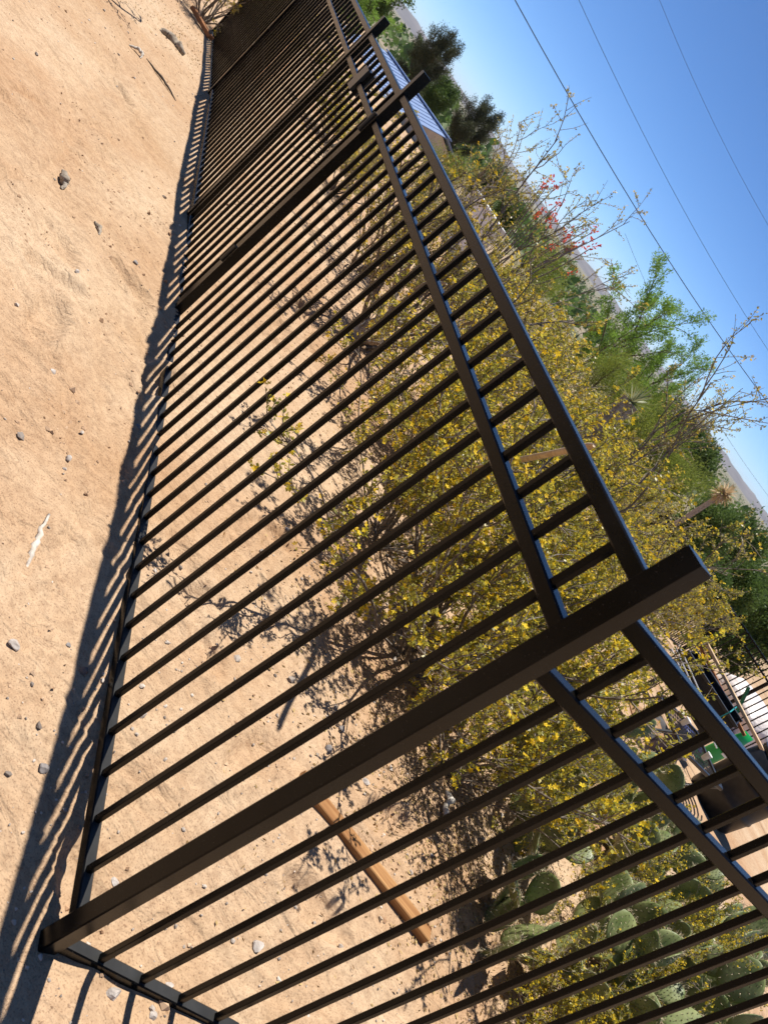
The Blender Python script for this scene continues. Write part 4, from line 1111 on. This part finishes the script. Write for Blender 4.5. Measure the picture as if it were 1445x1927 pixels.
# ------------------------------------------------------------------ blue roofed shed, white wall, poles, wires
def shed():
    # ridge runs across the view; roof panels are separate sheets with standing seams
    A = np.array(at_pol(-23.4, 37)); B = np.array(at_pol(-17.2, 34)); d = (B-A); d[2] = 0; L = np.linalg.norm(d); d /= L
    zr = ez(-1.95, 36); ze = ez(-3.6, 32); zg = min(A[2], B[2])
    yaw = math.atan2(d[1], d[0]); c = (A+B)/2
    o = empty('metal_roof_shed', (c[0], c[1], zg-.3), 'long shed with a ribbed blue metal roof beyond the gate', 'building', None, yaw)
    hr, he = zr-zg+.3, ze-zg+.3; half = 3.6
    w = MB(); w.box((0, 0, he/2), (L-.6, half*2-.8, he)); w.build('wall', MT['wall'], o)
    g_ = MB()
    for s in (-1, 1):
        g_.add([(s*(L/2-.32), -half+.42, he-.02), (s*(L/2-.32), half-.42, he-.02), (s*(L/2-.32), 0, hr-.1)], t=[(0, 1, 2)])
    g_.build('gable', MT['wall'], o)
    n = 16; pw = L/n
    sl = math.atan2(hr-he, half); sL = math.hypot(hr-he, half)
    for sgn, nm in ((-1, 'front'), (1, 'back')):
        Rm = Matrix.Rotation(-sgn*sl*1, 3, 'X')
        for k in range(n):
            ctr = (-L/2+pw*(k+.5), sgn*half/2, (hr+he)/2)
            MB().box(ctr, (pw-.004, sL, .03), np.array(Rm)).build('roof_panel', MT['roof'], o)
            if k:
                MB().box((-L/2+pw*k, sgn*half/2, (hr+he)/2+.018), (.03, sL, .035), np.array(Rm)).build('roof_seam', MT['roof'], o)
    MB().bar((-L/2-.05, 0, hr+.05), (L/2+.05, 0, hr+.05), .34, .05).build('ridge_cap', MT['roof'], o)
    for k in (-3, -1, 1, 3):
        f = MB().box((k*L/8, -half+.39, he*.55), (1.0, .06, .9)).build('window_frame', MT['white'], o)
        MB().box((k*L/8, -half+.355, he*.55), (.86, .03, .76)).build('pane', MT['glass'], f)
shed()
def white_wall():
    a = np.array(at_pol(-13.6, 19)); b = np.array(at_pol(-10.6, 17.5)); L = np.hypot(*(b-a)[:2]); yaw = math.atan2(b[1]-a[1], b[0]-a[0]); c = (a+b)/2
    h = ez(-2.6, 18)-min(a[2], b[2])
    o = empty('white_wall', (c[0], c[1], min(a[2], b[2])), 'low white block wall glimpsed through the bushes', 'wall', None, yaw)
    MB().box((0, 0, h/2-.1), (L, .18, h+.1)).build('blockwork', MT['white'], o); MB().box((0, 0, h-.02), (L+.06, .26, .07)).build('coping', MT['white'], o)
white_wall()
x, y = polar(-6.95, 30); z = gz(x, y)
o = empty('short_pole', (x, y, z-.3), 'short wooden pole standing above the bushes on the skyline', 'pole'); hp = ez(.3, 30)-z+.3
MB().tube([(0, 0, 0), (0, 0, hp)], [.075, .07], 10).build('shaft', MT['pole'], o); MB().box((0, -.09, hp-.25), (.4, .06, .08)).build('crossarm', MT['pole'], o)

P1, P2 = polar(-46, 30), polar(34, 44)
poles = []
for p, lb in ((P1, 'utility pole carrying the cables far to the left'), (P2, 'utility pole carrying the cables far to the right')):
    z = gz(*p); o = empty('utility_pole', (p[0], p[1], z-.5), lb, 'utility pole', 'utility poles')
    MB().tube([(0, 0, 0), (0, 0, 9.5-z)], [.16, .11], 12).build('shaft', MT['pole'], o)
    MB().box((0, .14, 8.4-z), (2.0, .1, .12)).build('crossarm', MT['pole'], o)
def cable(b0, e0, b1, e1, d0, d1, r_, sag, label):
    """a straight run through two sighted points, carried on past both ends"""
    A = np.array(at_pol(b0, d0, e0)); B = np.array(at_pol(b1, d1, e1)); ts = np.linspace(-.9, 1.9, 41)
    pts = np.array([A + (B-A)*t + np.array((0, 0, sag*(t*t-t))) for t in ts])
    c = pts[20].copy(); o = MB().tube(pts-c, r_, 6).build('cable', MT['wire']); o.location = tuple(c); tag(o, label, 'cable', 'overhead cables')
cable(-20.6, 5.6, 7.6, 4.2, 26, 34, .014, .9, 'lowest and thickest of the three overhead cables')
cable(-18.2, 8.4, 5.9, 6.0, 26, 34, .0065, .9, 'thin middle one of the three overhead cables')
cable(-15.1, 11.8, -0.5, 10.0, 27, 31, .005, .5, 'thin topmost one of the three overhead cables')
cable(3.5, 1.6, 12.0, 1.0, 60, 66, .010, .6, 'distant thin cable low over the right of the skyline')

# far valley trees that read as one mass
def valley():
    r = np.random.default_rng(9); P = []; D = []; S = []
    for k in range(900):
        b = r.uniform(-40, 40); d = 130*math.exp(r.uniform(0, 2.6)); x, y = polar(b, d)
        z = float(ground_base(np.array([x]), np.array([y]))[0]); h = r.uniform(2.5, 6); n = 26
        g = r.normal(size=(n, 3))*np.array((h*.42, h*.42, h*.26)) + np.array((x, y, z+h*.45)); P.append(g); D.append(r.normal(size=(n, 3))); S.append(np.full(n, h*.42))
    P = np.concatenate(P); D = np.concatenate(D); S = np.concatenate(S)
    V, Q = leaf_quads(P, D, S, S*.6, r)
    o = obj('valley_trees', mesh_np('valley_trees', V, [Q], False, r.random(len(Q))), MT['midgreen']); tag(o, 'far mass of trees on the valley floor below the hills', 'far trees', kind='stuff')
valley()

# air over the valley
def haze():
    o = MB().box((0, 6200, 45), (19000, 12700, 150)).build('haze', bpy.data.materials.new('air'))
    m_ = o.data.materials[0]; m_.use_nodes = True; nt = m_.node_tree
    for n in list(nt.nodes):
        if n.type == 'BSDF_PRINCIPLED': nt.nodes.remove(n)
    v = nt.nodes.new('ShaderNodeVolumePrincipled')
    v.inputs['Color'].default_value = (.86, .90, .97, 1); v.inputs['Density'].default_value = 6e-5; v.inputs['Anisotropy'].default_value = 0.2
    nt.links.new(v.outputs[0], nt.nodes['Material Output'].inputs['Volume'])
    tag(o, 'thin bluish haze in the air over the valley', 'haze', kind='stuff')
haze()
bpy.context.view_layer.update()
